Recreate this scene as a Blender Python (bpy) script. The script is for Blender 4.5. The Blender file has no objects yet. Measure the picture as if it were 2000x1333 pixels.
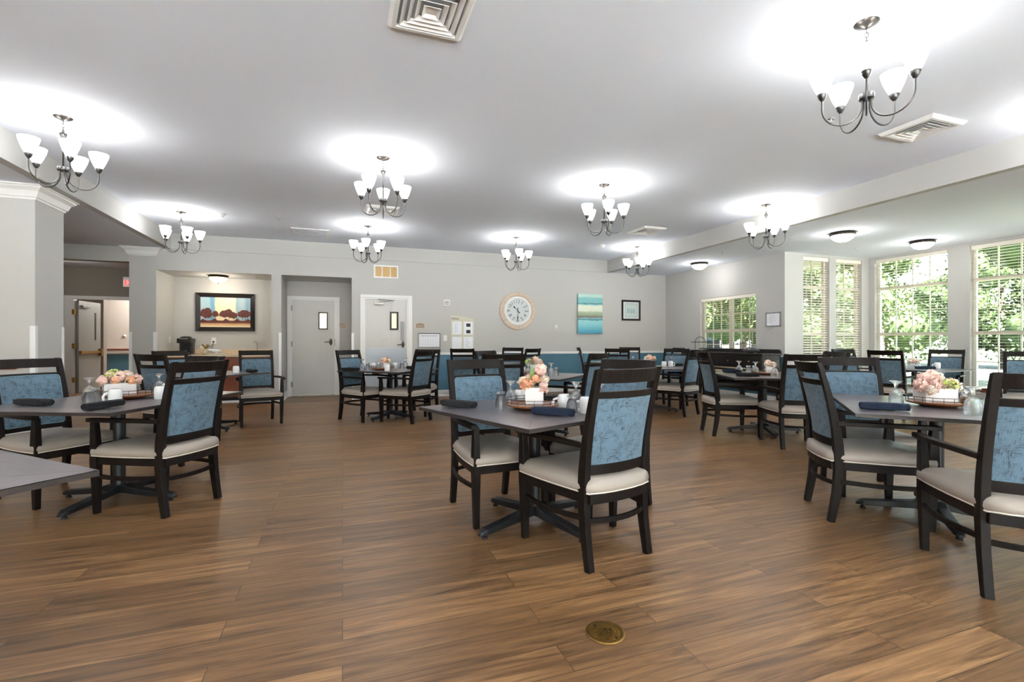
import bpy, math, random
from mathutils import Vector, Matrix
random.seed(7)
R = math.radians
sin, cos, pi = math.sin, math.cos, math.pi
scn = bpy.context.scene
COL = scn.collection

# ------------------------------------------------------------------ camera, sky, sun, exposure
cam_d = bpy.data.cameras.new('camera'); cam_d.sensor_width = 36.0; cam_d.lens = 36.0*940/2000
cam_d.clip_start = 0.05; cam_d.clip_end = 400
cam = bpy.data.objects.new('camera', cam_d); COL.objects.link(cam)
cam.location = (0, 0, 1.16); cam.rotation_euler = (R(90), 0, R(-19.4)); scn.camera = cam
scn.view_settings.view_transform = 'Standard'; scn.view_settings.look = 'None'
scn.view_settings.gamma = 1.0; scn.view_settings.use_curve_mapping = False
scn.view_settings.exposure = 1.98
try:
    scn.cycles.use_denoising = True
    scn.cycles.max_bounces = 10; scn.cycles.diffuse_bounces = 5; scn.cycles.glossy_bounces = 4
    scn.cycles.transmission_bounces = 8; scn.cycles.transparent_max_bounces = 16
    scn.cycles.sample_clamp_indirect = 6.0
    scn.cycles.caustics_reflective = False; scn.cycles.caustics_refractive = False
except Exception: pass

world = bpy.data.worlds.new('sky'); scn.world = world; world.use_nodes = True
wn = world.node_tree.nodes; wl = world.node_tree.links
sky = wn.new('ShaderNodeTexSky'); sky.sky_type = 'NISHITA'; sky.sun_disc = False
sky.sun_elevation = R(48); sky.sun_rotation = R(200); sky.air_density = 1.0; sky.dust_density = 2.0
mixw = wn.new('ShaderNodeMix'); mixw.data_type = 'RGBA'; mixw.inputs[0].default_value = 0.55
wl.new(sky.outputs[0], mixw.inputs[6]); mixw.inputs[7].default_value = (0.95, 0.98, 1.0, 1)
bg = wn['Background']; wl.new(mixw.outputs[2], bg.inputs[0]); bg.inputs[1].default_value = .9

sd = bpy.data.lights.new('sun', 'SUN'); sd.energy = 32.0; sd.angle = R(1.0); sd.color = (1, .97, .93)
sun = bpy.data.objects.new('sun', sd); COL.objects.link(sun)
sun.rotation_euler = Vector((-0.12, -0.62, 1.0)).to_track_quat('Z', 'Y').to_euler()

BULB_W = .24      # each chandelier bulb
FLUSH_W = 2.6     # each flush ceiling light

# ------------------------------------------------------------------ materials
def srgb(r, g, b):
    def f(c):
        c /= 255.0
        return c/12.92 if c <= .04045 else ((c+.055)/1.055)**2.4
    return (f(r), f(g), f(b), 1)

def nodemat(name):
    m = bpy.data.materials.new(name); m.use_nodes = True
    return m, m.node_tree.nodes, m.node_tree.links, m.node_tree.nodes['Principled BSDF']

def mat(name, rgb, rough=.5, metal=0., bump=0., bscale=60., var=0., coat=0., spec=None, stretch=None):
    m, n, l, b = nodemat(name)
    c = srgb(*rgb)
    b.inputs['Base Color'].default_value = c
    b.inputs['Roughness'].default_value = rough; b.inputs['Metallic'].default_value = metal
    b.inputs['Coat Weight'].default_value = coat; b.inputs['Coat Roughness'].default_value = .15
    if spec is not None: b.inputs['Specular IOR Level'].default_value = spec
    tc = n.new('ShaderNodeTexCoord'); mp = n.new('ShaderNodeMapping'); l.new(tc.outputs['Object'], mp.inputs[0])
    if stretch: mp.inputs['Scale'].default_value = stretch
    nz = n.new('ShaderNodeTexNoise'); nz.inputs['Scale'].default_value = bscale; nz.inputs['Detail'].default_value = 4
    l.new(mp.outputs[0], nz.inputs['Vector'])
    if var:
        r = n.new('ShaderNodeValToRGB')
        r.color_ramp.elements[0].position = .3; r.color_ramp.elements[1].position = .7
        r.color_ramp.elements[0].color = tuple(x*(1-var) for x in c[:3])+(1,)
        r.color_ramp.elements[1].color = tuple(min(1, x*(1+var)) for x in c[:3])+(1,)
        l.new(nz.outputs[0], r.inputs[0]); l.new(r.outputs[0], b.inputs['Base Color'])
    if bump:
        bp = n.new('ShaderNodeBump'); bp.inputs['Strength'].default_value = bump; bp.inputs['Distance'].default_value = .003
        l.new(nz.outputs[0], bp.inputs['Height']); l.new(bp.outputs[0], b.inputs['Normal'])
    return m

def emit(name, rgb, strength, base=(255, 255, 255), rough=.4):
    m, n, l, b = nodemat(name)
    b.inputs['Base Color'].default_value = srgb(*base); b.inputs['Roughness'].default_value = rough
    b.inputs['Emission Color'].default_value = srgb(*rgb); b.inputs['Emission Strength'].default_value = strength
    return m

def floor_mat():
    m, n, l, b = nodemat('wood_plank_floor')
    tc = n.new('ShaderNodeTexCoord')
    br = n.new('ShaderNodeTexBrick')
    br.offset = .37; br.offset_frequency = 2; br.squash = 1.0
    br.inputs['Scale'].default_value = 1.0; br.inputs['Brick Width'].default_value = 1.22; br.inputs['Row Height'].default_value = .152
    br.inputs['Mortar Size'].default_value = .0022; br.inputs['Mortar Smooth'].default_value = .3
    br.inputs['Color1'].default_value = (0, 0, 0, 1); br.inputs['Color2'].default_value = (1, 1, 1, 1); br.inputs['Mortar'].default_value = (.5, .5, .5, 1)
    l.new(tc.outputs['Object'], br.inputs['Vector'])
    # grain, shifted per plank
    sc = n.new('ShaderNodeVectorMath'); sc.operation = 'SCALE'; sc.inputs['Scale'].default_value = 7.3
    l.new(br.outputs['Color'], sc.inputs[0])
    add = n.new('ShaderNodeVectorMath'); add.operation = 'ADD'; l.new(tc.outputs['Object'], add.inputs[0]); l.new(sc.outputs[0], add.inputs[1])
    mp = n.new('ShaderNodeMapping'); mp.inputs['Scale'].default_value = (1.1, 16, 1); l.new(add.outputs[0], mp.inputs[0])
    n1 = n.new('ShaderNodeTexNoise'); n1.inputs['Scale'].default_value = 1.6; n1.inputs['Detail'].default_value = 8; n1.inputs['Roughness'].default_value = .62; n1.inputs['Distortion'].default_value = .9
    l.new(mp.outputs[0], n1.inputs['Vector'])
    mp2 = n.new('ShaderNodeMapping'); mp2.inputs['Scale'].default_value = (3, 90, 1); l.new(add.outputs[0], mp2.inputs[0])
    n2 = n.new('ShaderNodeTexNoise'); n2.inputs['Scale'].default_value = 2.0; n2.inputs['Detail'].default_value = 3
    l.new(mp2.outputs[0], n2.inputs['Vector'])
    rp = n.new('ShaderNodeValToRGB'); e = rp.color_ramp.elements
    e[0].position = .28; e[0].color = srgb(84, 57, 34); e[1].position = .75; e[1].color = srgb(176, 135, 91)
    x = e.new(.5); x.color = srgb(134, 98, 63)
    l.new(n1.outputs[0], rp.inputs[0])
    # plank tone
    mv = n.new('ShaderNodeMapRange'); mv.inputs['To Min'].default_value = .72; mv.inputs['To Max'].default_value = 1.16
    sep = n.new('ShaderNodeSeparateColor'); l.new(br.outputs['Color'], sep.inputs[0]); l.new(sep.outputs[0], mv.inputs['Value'])
    m1 = n.new('ShaderNodeVectorMath'); m1.operation = 'SCALE'; l.new(rp.outputs[0], m1.inputs[0]); l.new(mv.outputs[0], m1.inputs['Scale'])
    fr = n.new('ShaderNodeMapRange'); fr.inputs['From Min'].default_value = .3; fr.inputs['From Max'].default_value = .7; fr.inputs['To Min'].default_value = .84; fr.inputs['To Max'].default_value = 1.1
    l.new(n2.outputs[0], fr.inputs['Value'])
    m2 = n.new('ShaderNodeVectorMath'); m2.operation = 'SCALE'; l.new(m1.outputs[0], m2.inputs[0]); l.new(fr.outputs[0], m2.inputs['Scale'])
    mo = n.new('ShaderNodeMapRange'); mo.inputs['To Min'].default_value = 1.0; mo.inputs['To Max'].default_value = .45; l.new(br.outputs['Fac'], mo.inputs['Value'])
    m3 = n.new('ShaderNodeVectorMath'); m3.operation = 'SCALE'; l.new(m2.outputs[0], m3.inputs[0]); l.new(mo.outputs[0], m3.inputs['Scale'])
    l.new(m3.outputs[0], b.inputs['Base Color'])
    rr = n.new('ShaderNodeMapRange'); rr.inputs['To Min'].default_value = .3; rr.inputs['To Max'].default_value = .46; l.new(n1.outputs[0], rr.inputs['Value']); l.new(rr.outputs[0], b.inputs['Roughness'])
    bp = n.new('ShaderNodeBump'); bp.inputs['Strength'].default_value = .18; bp.inputs['Distance'].default_value = .002
    l.new(n2.outputs[0], bp.inputs['Height']); l.new(bp.outputs[0], b.inputs['Normal'])
    return m

def fabric_mat():
    m, n, l, b = nodemat('blue_crosshatch_fabric')
    tc = n.new('ShaderNodeTexCoord')
    def dashes(scale, thr, seed):
        mp = n.new('ShaderNodeMapping'); mp.inputs['Scale'].default_value = scale; mp.inputs['Location'].default_value = (seed, seed*1.7, seed*.3)
        l.new(tc.outputs['Object'], mp.inputs[0])
        z = n.new('ShaderNodeTexNoise'); z.inputs['Scale'].default_value = 1; z.inputs['Detail'].default_value = 3; z.inputs['Roughness'].default_value = .75
        l.new(mp.outputs[0], z.inputs['Vector'])
        r = n.new('ShaderNodeMapRange'); r.inputs['From Min'].default_value = thr; r.inputs['From Max'].default_value = thr+.12; l.new(z.outputs[0], r.inputs['Value'])
        return r.outputs[0]
    h = dashes((26, 26, 400), .46, 3.1); v = dashes((400, 26, 26), .48, 9.2)
    mk = n.new('ShaderNodeTexNoise'); mk.inputs['Scale'].default_value = 24; mk.inputs['Detail'].default_value = 1.5
    l.new(tc.outputs['Object'], mk.inputs['Vector'])
    st = n.new('ShaderNodeMapRange'); st.inputs['From Min'].default_value = .46; st.inputs['From Max'].default_value = .54; l.new(mk.outputs[0], st.inputs['Value'])
    mx = n.new('ShaderNodeMix'); l.new(st.outputs[0], mx.inputs[0]); l.new(h, mx.inputs[2]); l.new(v, mx.inputs[3])
    pz = n.new('ShaderNodeTexNoise'); pz.inputs['Scale'].default_value = 26; pz.inputs['Detail'].default_value = 3; l.new(tc.outputs['Object'], pz.inputs['Vector'])
    pr_ = n.new('ShaderNodeMapRange'); pr_.inputs['From Min'].default_value = .38; pr_.inputs['From Max'].default_value = .6; pr_.inputs['To Min'].default_value = .22; l.new(pz.outputs[0], pr_.inputs['Value'])
    mm = n.new('ShaderNodeMath'); mm.operation = 'MULTIPLY'; l.new(mx.outputs[0], mm.inputs[0]); l.new(pr_.outputs[0], mm.inputs[1])
    c = n.new('ShaderNodeMix'); c.data_type = 'RGBA'; c.inputs[6].default_value = srgb(94, 121, 140); c.inputs[7].default_value = srgb(22, 30, 40)
    l.new(mm.outputs[0], c.inputs[0]); l.new(c.outputs[2], b.inputs['Base Color'])
    b.inputs['Roughness'].default_value = .75; b.inputs['Sheen Weight'].default_value = .15
    bp = n.new('ShaderNodeBump'); bp.inputs['Strength'].default_value = .3; bp.inputs['Distance'].default_value = .001; l.new(mx.outputs[0], bp.inputs['Height']); l.new(bp.outputs[0], b.inputs['Normal'])
    return m

def glass_mat(name, tint, fac, rough=.02):
    m, n, l, b = nodemat(name); n.remove(b)
    out = n['Material Output']
    tr = n.new('ShaderNodeBsdfTransparent'); tr.inputs[0].default_value = tint
    gl = n.new('ShaderNodeBsdfGlossy'); gl.inputs[0].default_value = (1, 1, 1, 1); gl.inputs['Roughness'].default_value = rough
    lw = n.new('ShaderNodeLayerWeight'); lw.inputs[0].default_value = fac
    mx = n.new('ShaderNodeMixShader'); l.new(lw.outputs['Fresnel'], mx.inputs[0]); l.new(tr.outputs[0], mx.inputs[1]); l.new(gl.outputs[0], mx.inputs[2])
    l.new(mx.outputs[0], out.inputs[0])
    return m

def crystal_mat(name):
    m, n, l, b = nodemat(name); n.remove(b); out = n['Material Output']
    g = n.new('ShaderNodeBsdfGlass'); g.inputs['IOR'].default_value = 1.45; g.inputs['Roughness'].default_value = 0.0
    t = n.new('ShaderNodeBsdfTransparent'); t.inputs[0].default_value = (.98, .99, 1, 1)
    mx = n.new('ShaderNodeMixShader'); mx.inputs[0].default_value = .6
    l.new(t.outputs[0], mx.inputs[1]); l.new(g.outputs[0], mx.inputs[2]); l.new(mx.outputs[0], out.inputs[0]); return m

def stripes_mat(name, axis, stops, noise=.05, scale=6, rough=.7):
    """colour bands along one object axis (0..1 in generated coords) with a brushed edge"""
    m, n, l, b = nodemat(name)
    tc = n.new('ShaderNodeTexCoord'); sp = n.new('ShaderNodeSeparateXYZ'); l.new(tc.outputs['Generated'], sp.inputs[0])
    mp = n.new('ShaderNodeMapping'); mp.inputs['Scale'].default_value = (2, 2, 9) if axis == 2 else (9, 2, 2)
    l.new(tc.outputs['Generated'], mp.inputs[0])
    nz = n.new('ShaderNodeTexNoise'); nz.inputs['Scale'].default_value = scale; nz.inputs['Detail'].default_value = 5; l.new(mp.outputs[0], nz.inputs['Vector'])
    ma = n.new('ShaderNodeMath'); ma.operation = 'MULTIPLY_ADD'; ma.inputs[1].default_value = noise*2; l.new(nz.outputs[0], ma.inputs[0]); l.new(sp.outputs[axis], ma.inputs[2])
    mb = n.new('ShaderNodeMath'); mb.operation = 'SUBTRACT'; mb.inputs[1].default_value = noise; l.new(ma.outputs[0], mb.inputs[0])
    rp = n.new('ShaderNodeValToRGB'); e = rp.color_ramp.elements
    e[0].position = stops[0][0]; e[0].color = srgb(*stops[0][1]); e[1].position = stops[-1][0]; e[1].color = srgb(*stops[-1][1])
    for p, c in stops[1:-1]: x = e.new(p); x.color = srgb(*c)
    l.new(mb.outputs[0], rp.inputs[0]); l.new(rp.outputs[0], b.inputs['Base Color']); b.inputs['Roughness'].default_value = rough
    return m

M = dict(
    wall=mat('greige_wall_paint', (192, 191, 188), .85, bump=.12, bscale=220),
    ceiling=mat('white_ceiling_paint', (234, 241, 253), .9, bump=.1, bscale=300),
    white=mat('white_trim_paint', (238, 238, 236), .45),
    guard=mat('clear_white_corner_guard', (240, 242, 244), .25),
    blue=mat('blue_wainscot_paint', (78, 122, 144), .55, var=.04, bscale=3),
    door=mat('pale_grey_door_paint', (214, 213, 210), .5, var=.015, bscale=4),
    kick=mat('brushed_kick_plate', (172, 178, 188), .35, metal=.25, var=.04, bscale=20, stretch=(1, 1, 20)),
    steel=mat('brushed_steel', (140, 140, 138), .35, metal=.9),
    nickel=mat('satin_nickel', (84, 83, 82), .34, metal=.85),
    darkmetal=mat('dark_bronze', (62, 54, 48), .4, metal=.8),
    brass=mat('antique_brass', (156, 122, 66), .35, metal=.9, var=.15, bscale=40),
    brassdark=mat('brass_recess', (90, 62, 26), .5, metal=.6),
    wood=mat('espresso_stained_wood', (22, 15, 12), .48, bump=.15, bscale=24, spec=.22, var=.25, stretch=(6, 6, 1)),
    vinyl=mat('taupe_vinyl', (168, 158, 147), .42, bump=.05, bscale=400),
    piping=mat('cream_piping', (222, 214, 202), .5),
    bluepipe=mat('grey_blue_piping', (108, 134, 150), .6),
    black=mat('black_powder_coat', (24, 25, 28), .42, bump=.05, bscale=300),
    rubber=mat('black_rubber', (16, 16, 17), .7),
    tabledge=mat('dark_laminate_edge', (52, 45, 43), .4, var=.15, bscale=30, stretch=(1, 1, 8)),
    tabA=mat('grey_brown_laminate_lengthwise', (120, 112, 114), .3, bump=.02, bscale=6, var=.14, stretch=(.7, 16, 1)),
    tabB=mat('grey_brown_laminate_crosswise', (104, 98, 102), .28, bump=.02, bscale=6, var=.14, stretch=(16, .7, 1)),
    seam=mat('table_seam', (58, 52, 52), .6),
    china=mat('white_china', (240, 240, 240), .12, coat=.5),
    ceramic=mat('white_ceramic_planter', (232, 230, 228), .35),
    napkin=mat('black_linen', (14, 15, 20), .85, bump=.4, bscale=700),
    navy=mat('navy_linen', (13, 30, 56), .85, bump=.4, bscale=700),
    trayw=mat('walnut_tray', (138, 84, 50), .35, var=.25, bscale=12, stretch=(1, 8, 1)),
    trayd=mat('dark_tray_rim', (70, 44, 32), .4, var=.2, bscale=20),
    pink=mat('pink_petals', (248, 212, 200), .7, var=.12, bscale=30),
    peach=mat('peach_petals', (250, 186, 150), .7, var=.18, bscale=30),
    cream=mat('cream_petals', (252, 234, 218), .7, var=.08, bscale=30),
    green=mat('leaf_green', (96, 128, 62), .55, var=.25, bscale=30),
    lime=mat('lime_berry', (188, 204, 110), .4, var=.15, bscale=60),
    salt=mat('salt', (240, 240, 240), .9), pepper=mat('ground_pepper', (176, 138, 100), .9, var=.3, bscale=300),
    chrome=mat('chrome', (210, 210, 212), .12, metal=1),
    glass=crystal_mat('clear_tableware_glass'),
    pane=glass_mat('window_glass', (.96, .98, .97, 1), .12, .0),
    sill=mat('vinyl_window_frame', (232, 226, 214), .45),
    blind=mat('white_faux_wood_slat', (240, 234, 222), .45),
    cherry=mat('cherry_cabinet_wood', (128, 62, 34), .38, var=.22, bscale=9, stretch=(5, 5, .8), coat=.2),
    stone=mat('beige_laminate_stone', (214, 192, 160), .3, var=.08, bscale=26),
    blackp=mat('black_plastic', (22, 22, 24), .3), greyp=mat('grey_plastic', (150, 152, 156), .3),
    pianow=mat('black_lacquered_wood', (34, 28, 27), .28, var=.2, bscale=14, stretch=(1, 1, 6)),
    straw=mat('cream_shelf', (206, 190, 160), .5),
    clockw=mat('pale_driftwood', (208, 190, 172), .7, var=.12, bscale=9, stretch=(3, 3, 3)),
    clockf=mat('clock_face_white', (226, 228, 232), .5), ink=mat('black_ink', (24, 24, 28), .5),
    paper=mat('white_paper', (238, 240, 246), .7), greyink=mat('grey_print', (168, 172, 186), .7),
    menu=mat('pale_olive_board', (206, 203, 184), .5),
    silverfr=mat('silver_frame', (150, 150, 152), .35, metal=.6),
    brown=mat('bronze_sign', (142, 122, 104), .4, metal=.3), signw=mat('cream_sign_edge', (226, 218, 202), .5),
    red=mat('red_sign', (206, 34, 30), .4), exitf=emit('exit_sign_face', (255, 255, 255), .05, (236, 236, 232)), exitr=emit('exit_sign_letters', (255, 20, 12), .5, (220, 20, 20)),
    hallwall=mat('grey_hall_paint', (150, 143, 134), .85, bump=.1, bscale=200),  # plain grey, darker than the pale hall paint
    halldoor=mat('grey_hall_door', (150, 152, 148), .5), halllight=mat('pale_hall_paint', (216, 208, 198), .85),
    rail=mat('red_brown_handrail', (136, 66, 44), .35, var=.15, bscale=12, stretch=(1, 6, 6)),
    artwood=mat('dark_picture_frame', (28, 20, 18), .4, spec=.3), mauve=mat('dried_pink', (190, 140, 130), .8, var=.2, bscale=30),
    bag=mat('grey_plastic_bag', (70, 70, 74), .3, bump=.6, bscale=30),
    amber=emit('amber_glass_bowl', (255, 226, 170), 1.6, (250, 226, 180)),
    dome=emit('frosted_glass_dome', (255, 250, 242), 2.2),
    shade=emit('frosted_glass_shade', (252, 252, 252), 4.6, (250, 246, 238)), shadein=emit('frosted_glass_lining', (255, 250, 243), .8, (250, 246, 238)),
    filament=emit('glowing_bulb', (255, 240, 215), 6.0),
    lit=emit('glow_of_room_beyond', (255, 236, 196), .3, (230, 216, 184)),  # walls glow on their own in place of light in those rooms
    grass=mat('lawn_grass', (68, 78, 50), .9, var=.3, bscale=2.5), asphalt=mat('asphalt', (66, 66, 68), .9, var=.1, bscale=4),
    walk=mat('concrete_walk', (104, 102, 98), .9, var=.05, bscale=5),
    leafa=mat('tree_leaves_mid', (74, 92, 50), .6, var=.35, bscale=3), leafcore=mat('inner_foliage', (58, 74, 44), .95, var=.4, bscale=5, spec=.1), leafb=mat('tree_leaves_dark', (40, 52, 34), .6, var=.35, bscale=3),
    leafc=mat('tree_leaves_light', (86, 100, 50), .6, var=.3, bscale=3), bark=mat('tree_bark', (70, 58, 50), .9, var=.3, bscale=12),
    bounceground=mat('pale_bounce_ground', (238, 240, 240), .9, var=.03, bscale=2), siding=mat('white_siding', (226, 226, 224), .6), soffit=mat('beige_soffit', (150, 142, 130), .7),  # paving is near-white to throw sunlight up indoors
    carp=mat('blue_car_paint', (34, 54, 84), .25, coat=.8), carw=mat('car_glass', (30, 36, 42), .08), carg=mat('silver_car_paint', (120, 124, 130), .25, metal=.4, coat=.8),
    book=mat('red_brown_book_cover', (130, 64, 46), .5), pages=mat('book_pages', (232, 224, 206), .8),
    magnolia=mat('waxy_leaf', (150, 112, 50), .5, var=.3, bscale=30), wire=mat('white_wire', (225, 225, 225), .4),
)
M['floor'] = floor_mat(); M['fabric'] = fabric_mat()
M['teal'] = stripes_mat('teal_seascape_canvas', 2, [(0, (74, 140, 168)), (.1, (96, 172, 192)), (.22, (136, 200, 204)), (.33, (150, 206, 210)), (.35, (60, 104, 116)), (.38, (130, 190, 200)), (.42, (120, 112, 104)), (.48, (152, 168, 136)), (.54, (166, 184, 158)), (.58, (222, 228, 210)), (.7, (226, 232, 214)), (.74, (120, 186, 190)), (.76, (70, 110, 116)), (.78, (126, 186, 190)), (.9, (128, 190, 190)), (.94, (190, 218, 206)), (1, (176, 212, 202))], .035, 2.4)
M['skyart'] = stripes_mat('painted_sky_panels', 0, [(0, (176, 200, 206)), (.16, (160, 192, 204)), (.22, (104, 152, 180)), (.28, (120, 166, 188)), (.3, (236, 214, 172)), (.5, (240, 224, 190)), (.69, (238, 222, 188)), (.71, (140, 172, 184)), (.85, (176, 198, 204)), (.95, (130, 166, 190)), (1, (150, 184, 200))], .03, 1.2)
M['earth'] = stripes_mat('painted_earth', 2, [(0, (238, 222, 184)), (.4, (212, 166, 118)), (.75, (150, 84, 52)), (1, (104, 54, 42))], .3, 2)
M['rust'] = mat('painted_trees', (96, 50, 42), .7, var=.3, bscale=24)
M['artblue'] = mat('pale_teal_print', (170, 200, 204), .6, var=.2, bscale=30)
M['printbg'] = mat('print_paper', (222, 230, 232), .6)

# ------------------------------------------------------------------ mesh builder
class MB:
    def __init__(s): s.v = []; s.f = []; s.m = []; s.sm = []; s.mats = []
    def mi(s, m):
        if m not in s.mats: s.mats.append(m)
        return s.mats.index(m)
    def add(s, vs, fs, m, smooth=False, mx=None):
        o = len(s.v); k = s.mi(m)
        s.v += [tuple(mx @ Vector(p)) if mx else tuple(p) for p in vs]
        for f in fs: s.f.append([i+o for i in f]); s.m.append(k); s.sm.append(smooth)
        return s
    def box(s, x0, x1, y0, y1, z0, z1, m, mx=None):
        v = [(x0, y0, z0), (x1, y0, z0), (x1, y1, z0), (x0, y1, z0), (x0, y0, z1), (x1, y0, z1), (x1, y1, z1), (x0, y1, z1)]
        return s.add(v, [(0, 3, 2, 1), (4, 5, 6, 7), (0, 1, 5, 4), (1, 2, 6, 5), (2, 3, 7, 6), (3, 0, 4, 7)], m, False, mx)
    def rings(s, rings, m, smooth=True, cap=True, closed=True, mx=None):
        n = len(rings[0]); v = [p for r in rings for p in r]; f = []
        for i in range(len(rings)-1):
            for j in range(n if closed else n-1):
                a = i*n+j; b = i*n+(j+1) % n
                f.append((a, b, b+n, a+n))
        s.add(v, f, m, smooth, mx)
        if cap:
            s.add(rings[0], [tuple(range(n))[::-1]], m, False, mx); s.add(rings[-1], [tuple(range(n))], m, False, mx)
        return s
    def lathe(s, prof, m, seg=24, c=(0, 0, 0), smooth=True, cap=False, mx=None):
        rs = [[(c[0]+r*cos(2*pi*k/seg), c[1]+r*sin(2*pi*k/seg), c[2]+z) for k in range(seg)] for r, z in prof]
        return s.rings(rs, m, smooth, cap, True, mx)
    def tube(s, pts, r, m, seg=8, closed=False, cap=True, mx=None, flat=1.0):
        P = [Vector(p) for p in pts]; n = len(P); rs = []
        up = Vector((0, 0, 1)); prev = None
        for i, p in enumerate(P):
            if closed: t = (P[(i+1) % n]-P[i-1])
            else: t = P[min(i+1, n-1)]-P[max(i-1, 0)]
            t.normalize()
            if prev is None:
                a = up if abs(t.z) < .95 else Vector((1, 0, 0))
                u = t.cross(a).normalized()
            else:
                u = (prev - t*prev.dot(t)).normalized()
            prev = u; w = t.cross(u)
            rr = r[i] if isinstance(r, (list, tuple)) else r
            rs.append([tuple(p+u*rr*cos(2*pi*k/seg)+w*rr*flat*sin(2*pi*k/seg)) for k in range(seg)])
        if closed: rs.append(rs[0]); cap = False
        return s.rings(rs, m, True, cap, True, mx)
    def sweep(s, secs, m, mx=None, smooth=False):
        """secs: list of (centre, half-x vector, half-y vector): rectangular section"""
        rs = []
        for c, a, b in secs:
            c = Vector(c); a = Vector(a); b = Vector(b)
            rs.append([tuple(c-a-b), tuple(c+a-b), tuple(c+a+b), tuple(c-a+b)])
        return s.rings(rs, m, smooth, True, True, mx)
    def prism(s, poly, z0, z1, m, mx=None, smooth=False):
        return s.rings([[(x, y, z0) for x, y in poly], [(x, y, z1) for x, y in poly]], m, smooth, True, True, mx)
    def sphere(s, c, r, m, seg=12, rings=8, sc=(1, 1, 1), mx=None):
        rs = [[(c[0]+sc[0]*r*sin(pi*i/rings)*cos(2*pi*k/seg), c[1]+sc[1]*r*sin(pi*i/rings)*sin(2*pi*k/seg), c[2]-sc[2]*r*cos(pi*i/rings)) for k in range(seg)] for i in range(rings+1)]
        return s.rings(rs, m, True, False, True, mx)
    def build(s, name, parent=None, bevel=0, loc=None, rz=0, seg=2):
        me = bpy.data.meshes.new(name); me.from_pydata(s.v, [], s.f)
        for m in s.mats: me.materials.append(M[m])
        me.polygons.foreach_set('material_index', s.m); me.polygons.foreach_set('use_smooth', s.sm); me.update()
        o = bpy.data.objects.new(name, me); COL.objects.link(o)
        if parent: o.parent = parent
        if loc: o.location = loc
        if rz: o.rotation_euler = (0, 0, rz)
        if bevel:
            md = o.modifiers.new('bevel', 'BEVEL'); md.width = bevel; md.segments = seg; md.limit_method = 'ANGLE'; md.angle_limit = R(40)
        return o

def tag(o, label=None, cat=None, group=None, kind=None):
    if label: o['label'] = label
    if cat: o['category'] = cat
    if group: o['group'] = group
    if kind: o['kind'] = kind
    return o
def empty(name, loc=(0, 0, 0), rz=0):
    o = bpy.data.objects.new(name, None); o.empty_display_size = .1; COL.objects.link(o)
    o.location = loc; o.rotation_euler = (0, 0, rz); return o
def struct(mb, name, parent=None, bevel=0):
    o = mb.build(name, parent, bevel)
    if not parent: o['kind'] = 'structure'
    return o
def copy_tree(o, parent=None):
    c = o.copy(); COL.objects.link(c)
    if parent: c.parent = parent
    for ch in list(o.children): copy_tree(ch, c)
    return c
_first = {}
def place(proto, loc, rz, label, cat, group=None, scale=None):
    """the first time moves the prototype itself, afterwards a copy of it and of each of its parts"""
    k = proto.name
    if k not in _first: _first[k] = 1; o = proto
    else: o = copy_tree(proto)
    o.location = loc; o.rotation_euler = (0, 0, rz)
    if scale: o.scale = scale
    for q in ('group', 'label', 'category'):
        if q in o: del o[q]
    return tag(o, label, cat, group)

def text_mesh(name, body, size, m, parent=None, loc=(0, 0, 0), rot=(pi/2, 0, 0), ext=.001, bold=0.0, align='CENTER'):
    cu = bpy.data.curves.new(name, 'FONT'); cu.body = body; cu.size = size; cu.align_x = align; cu.align_y = 'CENTER'; cu.extrude = ext; cu.offset = bold
    t = bpy.data.objects.new(name+'_curve', cu); COL.objects.link(t)
    dg = bpy.context.evaluated_depsgraph_get(); me = bpy.data.meshes.new_from_object(t.evaluated_get(dg))
    bpy.data.objects.remove(t); me.name = name; me.materials.clear(); me.materials.append(M[m])
    o = bpy.data.objects.new(name, me); COL.objects.link(o); o.parent = parent; o.location = loc; o.rotation_euler = rot
    return o

# ------------------------------------------------------------------ the setting
HM, HS = 3.07, 2.79        # main ceiling, lowered ceilings
XL, XR, YB = -2.857, 5.93, 10.05
XW, YJ, XB = 7.6, 6.62, 9.80

def wall_x(name, y, th, x0, x1, z0, z1, holes=(), m='wall'):
    """wall lying along X, room face at y, thickness away (+th or -th); holes (x0,x1,z0,z1)"""
    return _wall(name, 'x', y, th, x0, x1, z0, z1, holes, m)
def wall_y(name, x, th, y0, y1, z0, z1, holes=(), m='wall'):
    return _wall(name, 'y', x, th, y0, y1, z0, z1, holes, m)
def _wall(name, ax, c, th, u0, u1, z0, z1, holes, m):
    us = sorted(set([u0, u1]+[h[0] for h in holes]+[h[1] for h in holes])); zs = sorted(set([z0, z1]+[h[2] for h in holes]+[h[3] for h in holes]))
    mb = MB(); a, b = min(c, c+th), max(c, c+th)
    for i in range(len(us)-1):
        j = 0
        while j < len(zs)-1:
            um = (us[i]+us[i+1])/2
            def hole(jj):
                zm = (zs[jj]+zs[jj+1])/2
                return any(h[0] < um < h[1] and h[2] < zm < h[3] for h in holes)
            if hole(j): j += 1; continue
            k = j
            while k < len(zs)-1 and not hole(k): k += 1
            if ax == 'x': mb.box(us[i], us[i+1], a, b, zs[j], zs[k], m)
            else: mb.box(a, b, us[i], us[i+1], zs[j], zs[k], m)
            j = k
    return struct(mb, name)

struct(MB().box(-9, 9.95, -4.2, 20, -.12, 0, 'floor'), 'floor')
struct(MB().box(XL, XR, -4.2, YB, HM, HM+.15, 'ceiling'), 'ceiling')
struct(MB().box(XR+.1, 10.0, -4.2, 10.3, HS, HS+.12, 'ceiling'), 'ceiling_right')
struct(MB().box(-9, XL-.1, -4.2, 13.4, HS, HS+.12, 'ceiling'), 'ceiling_left')
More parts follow.
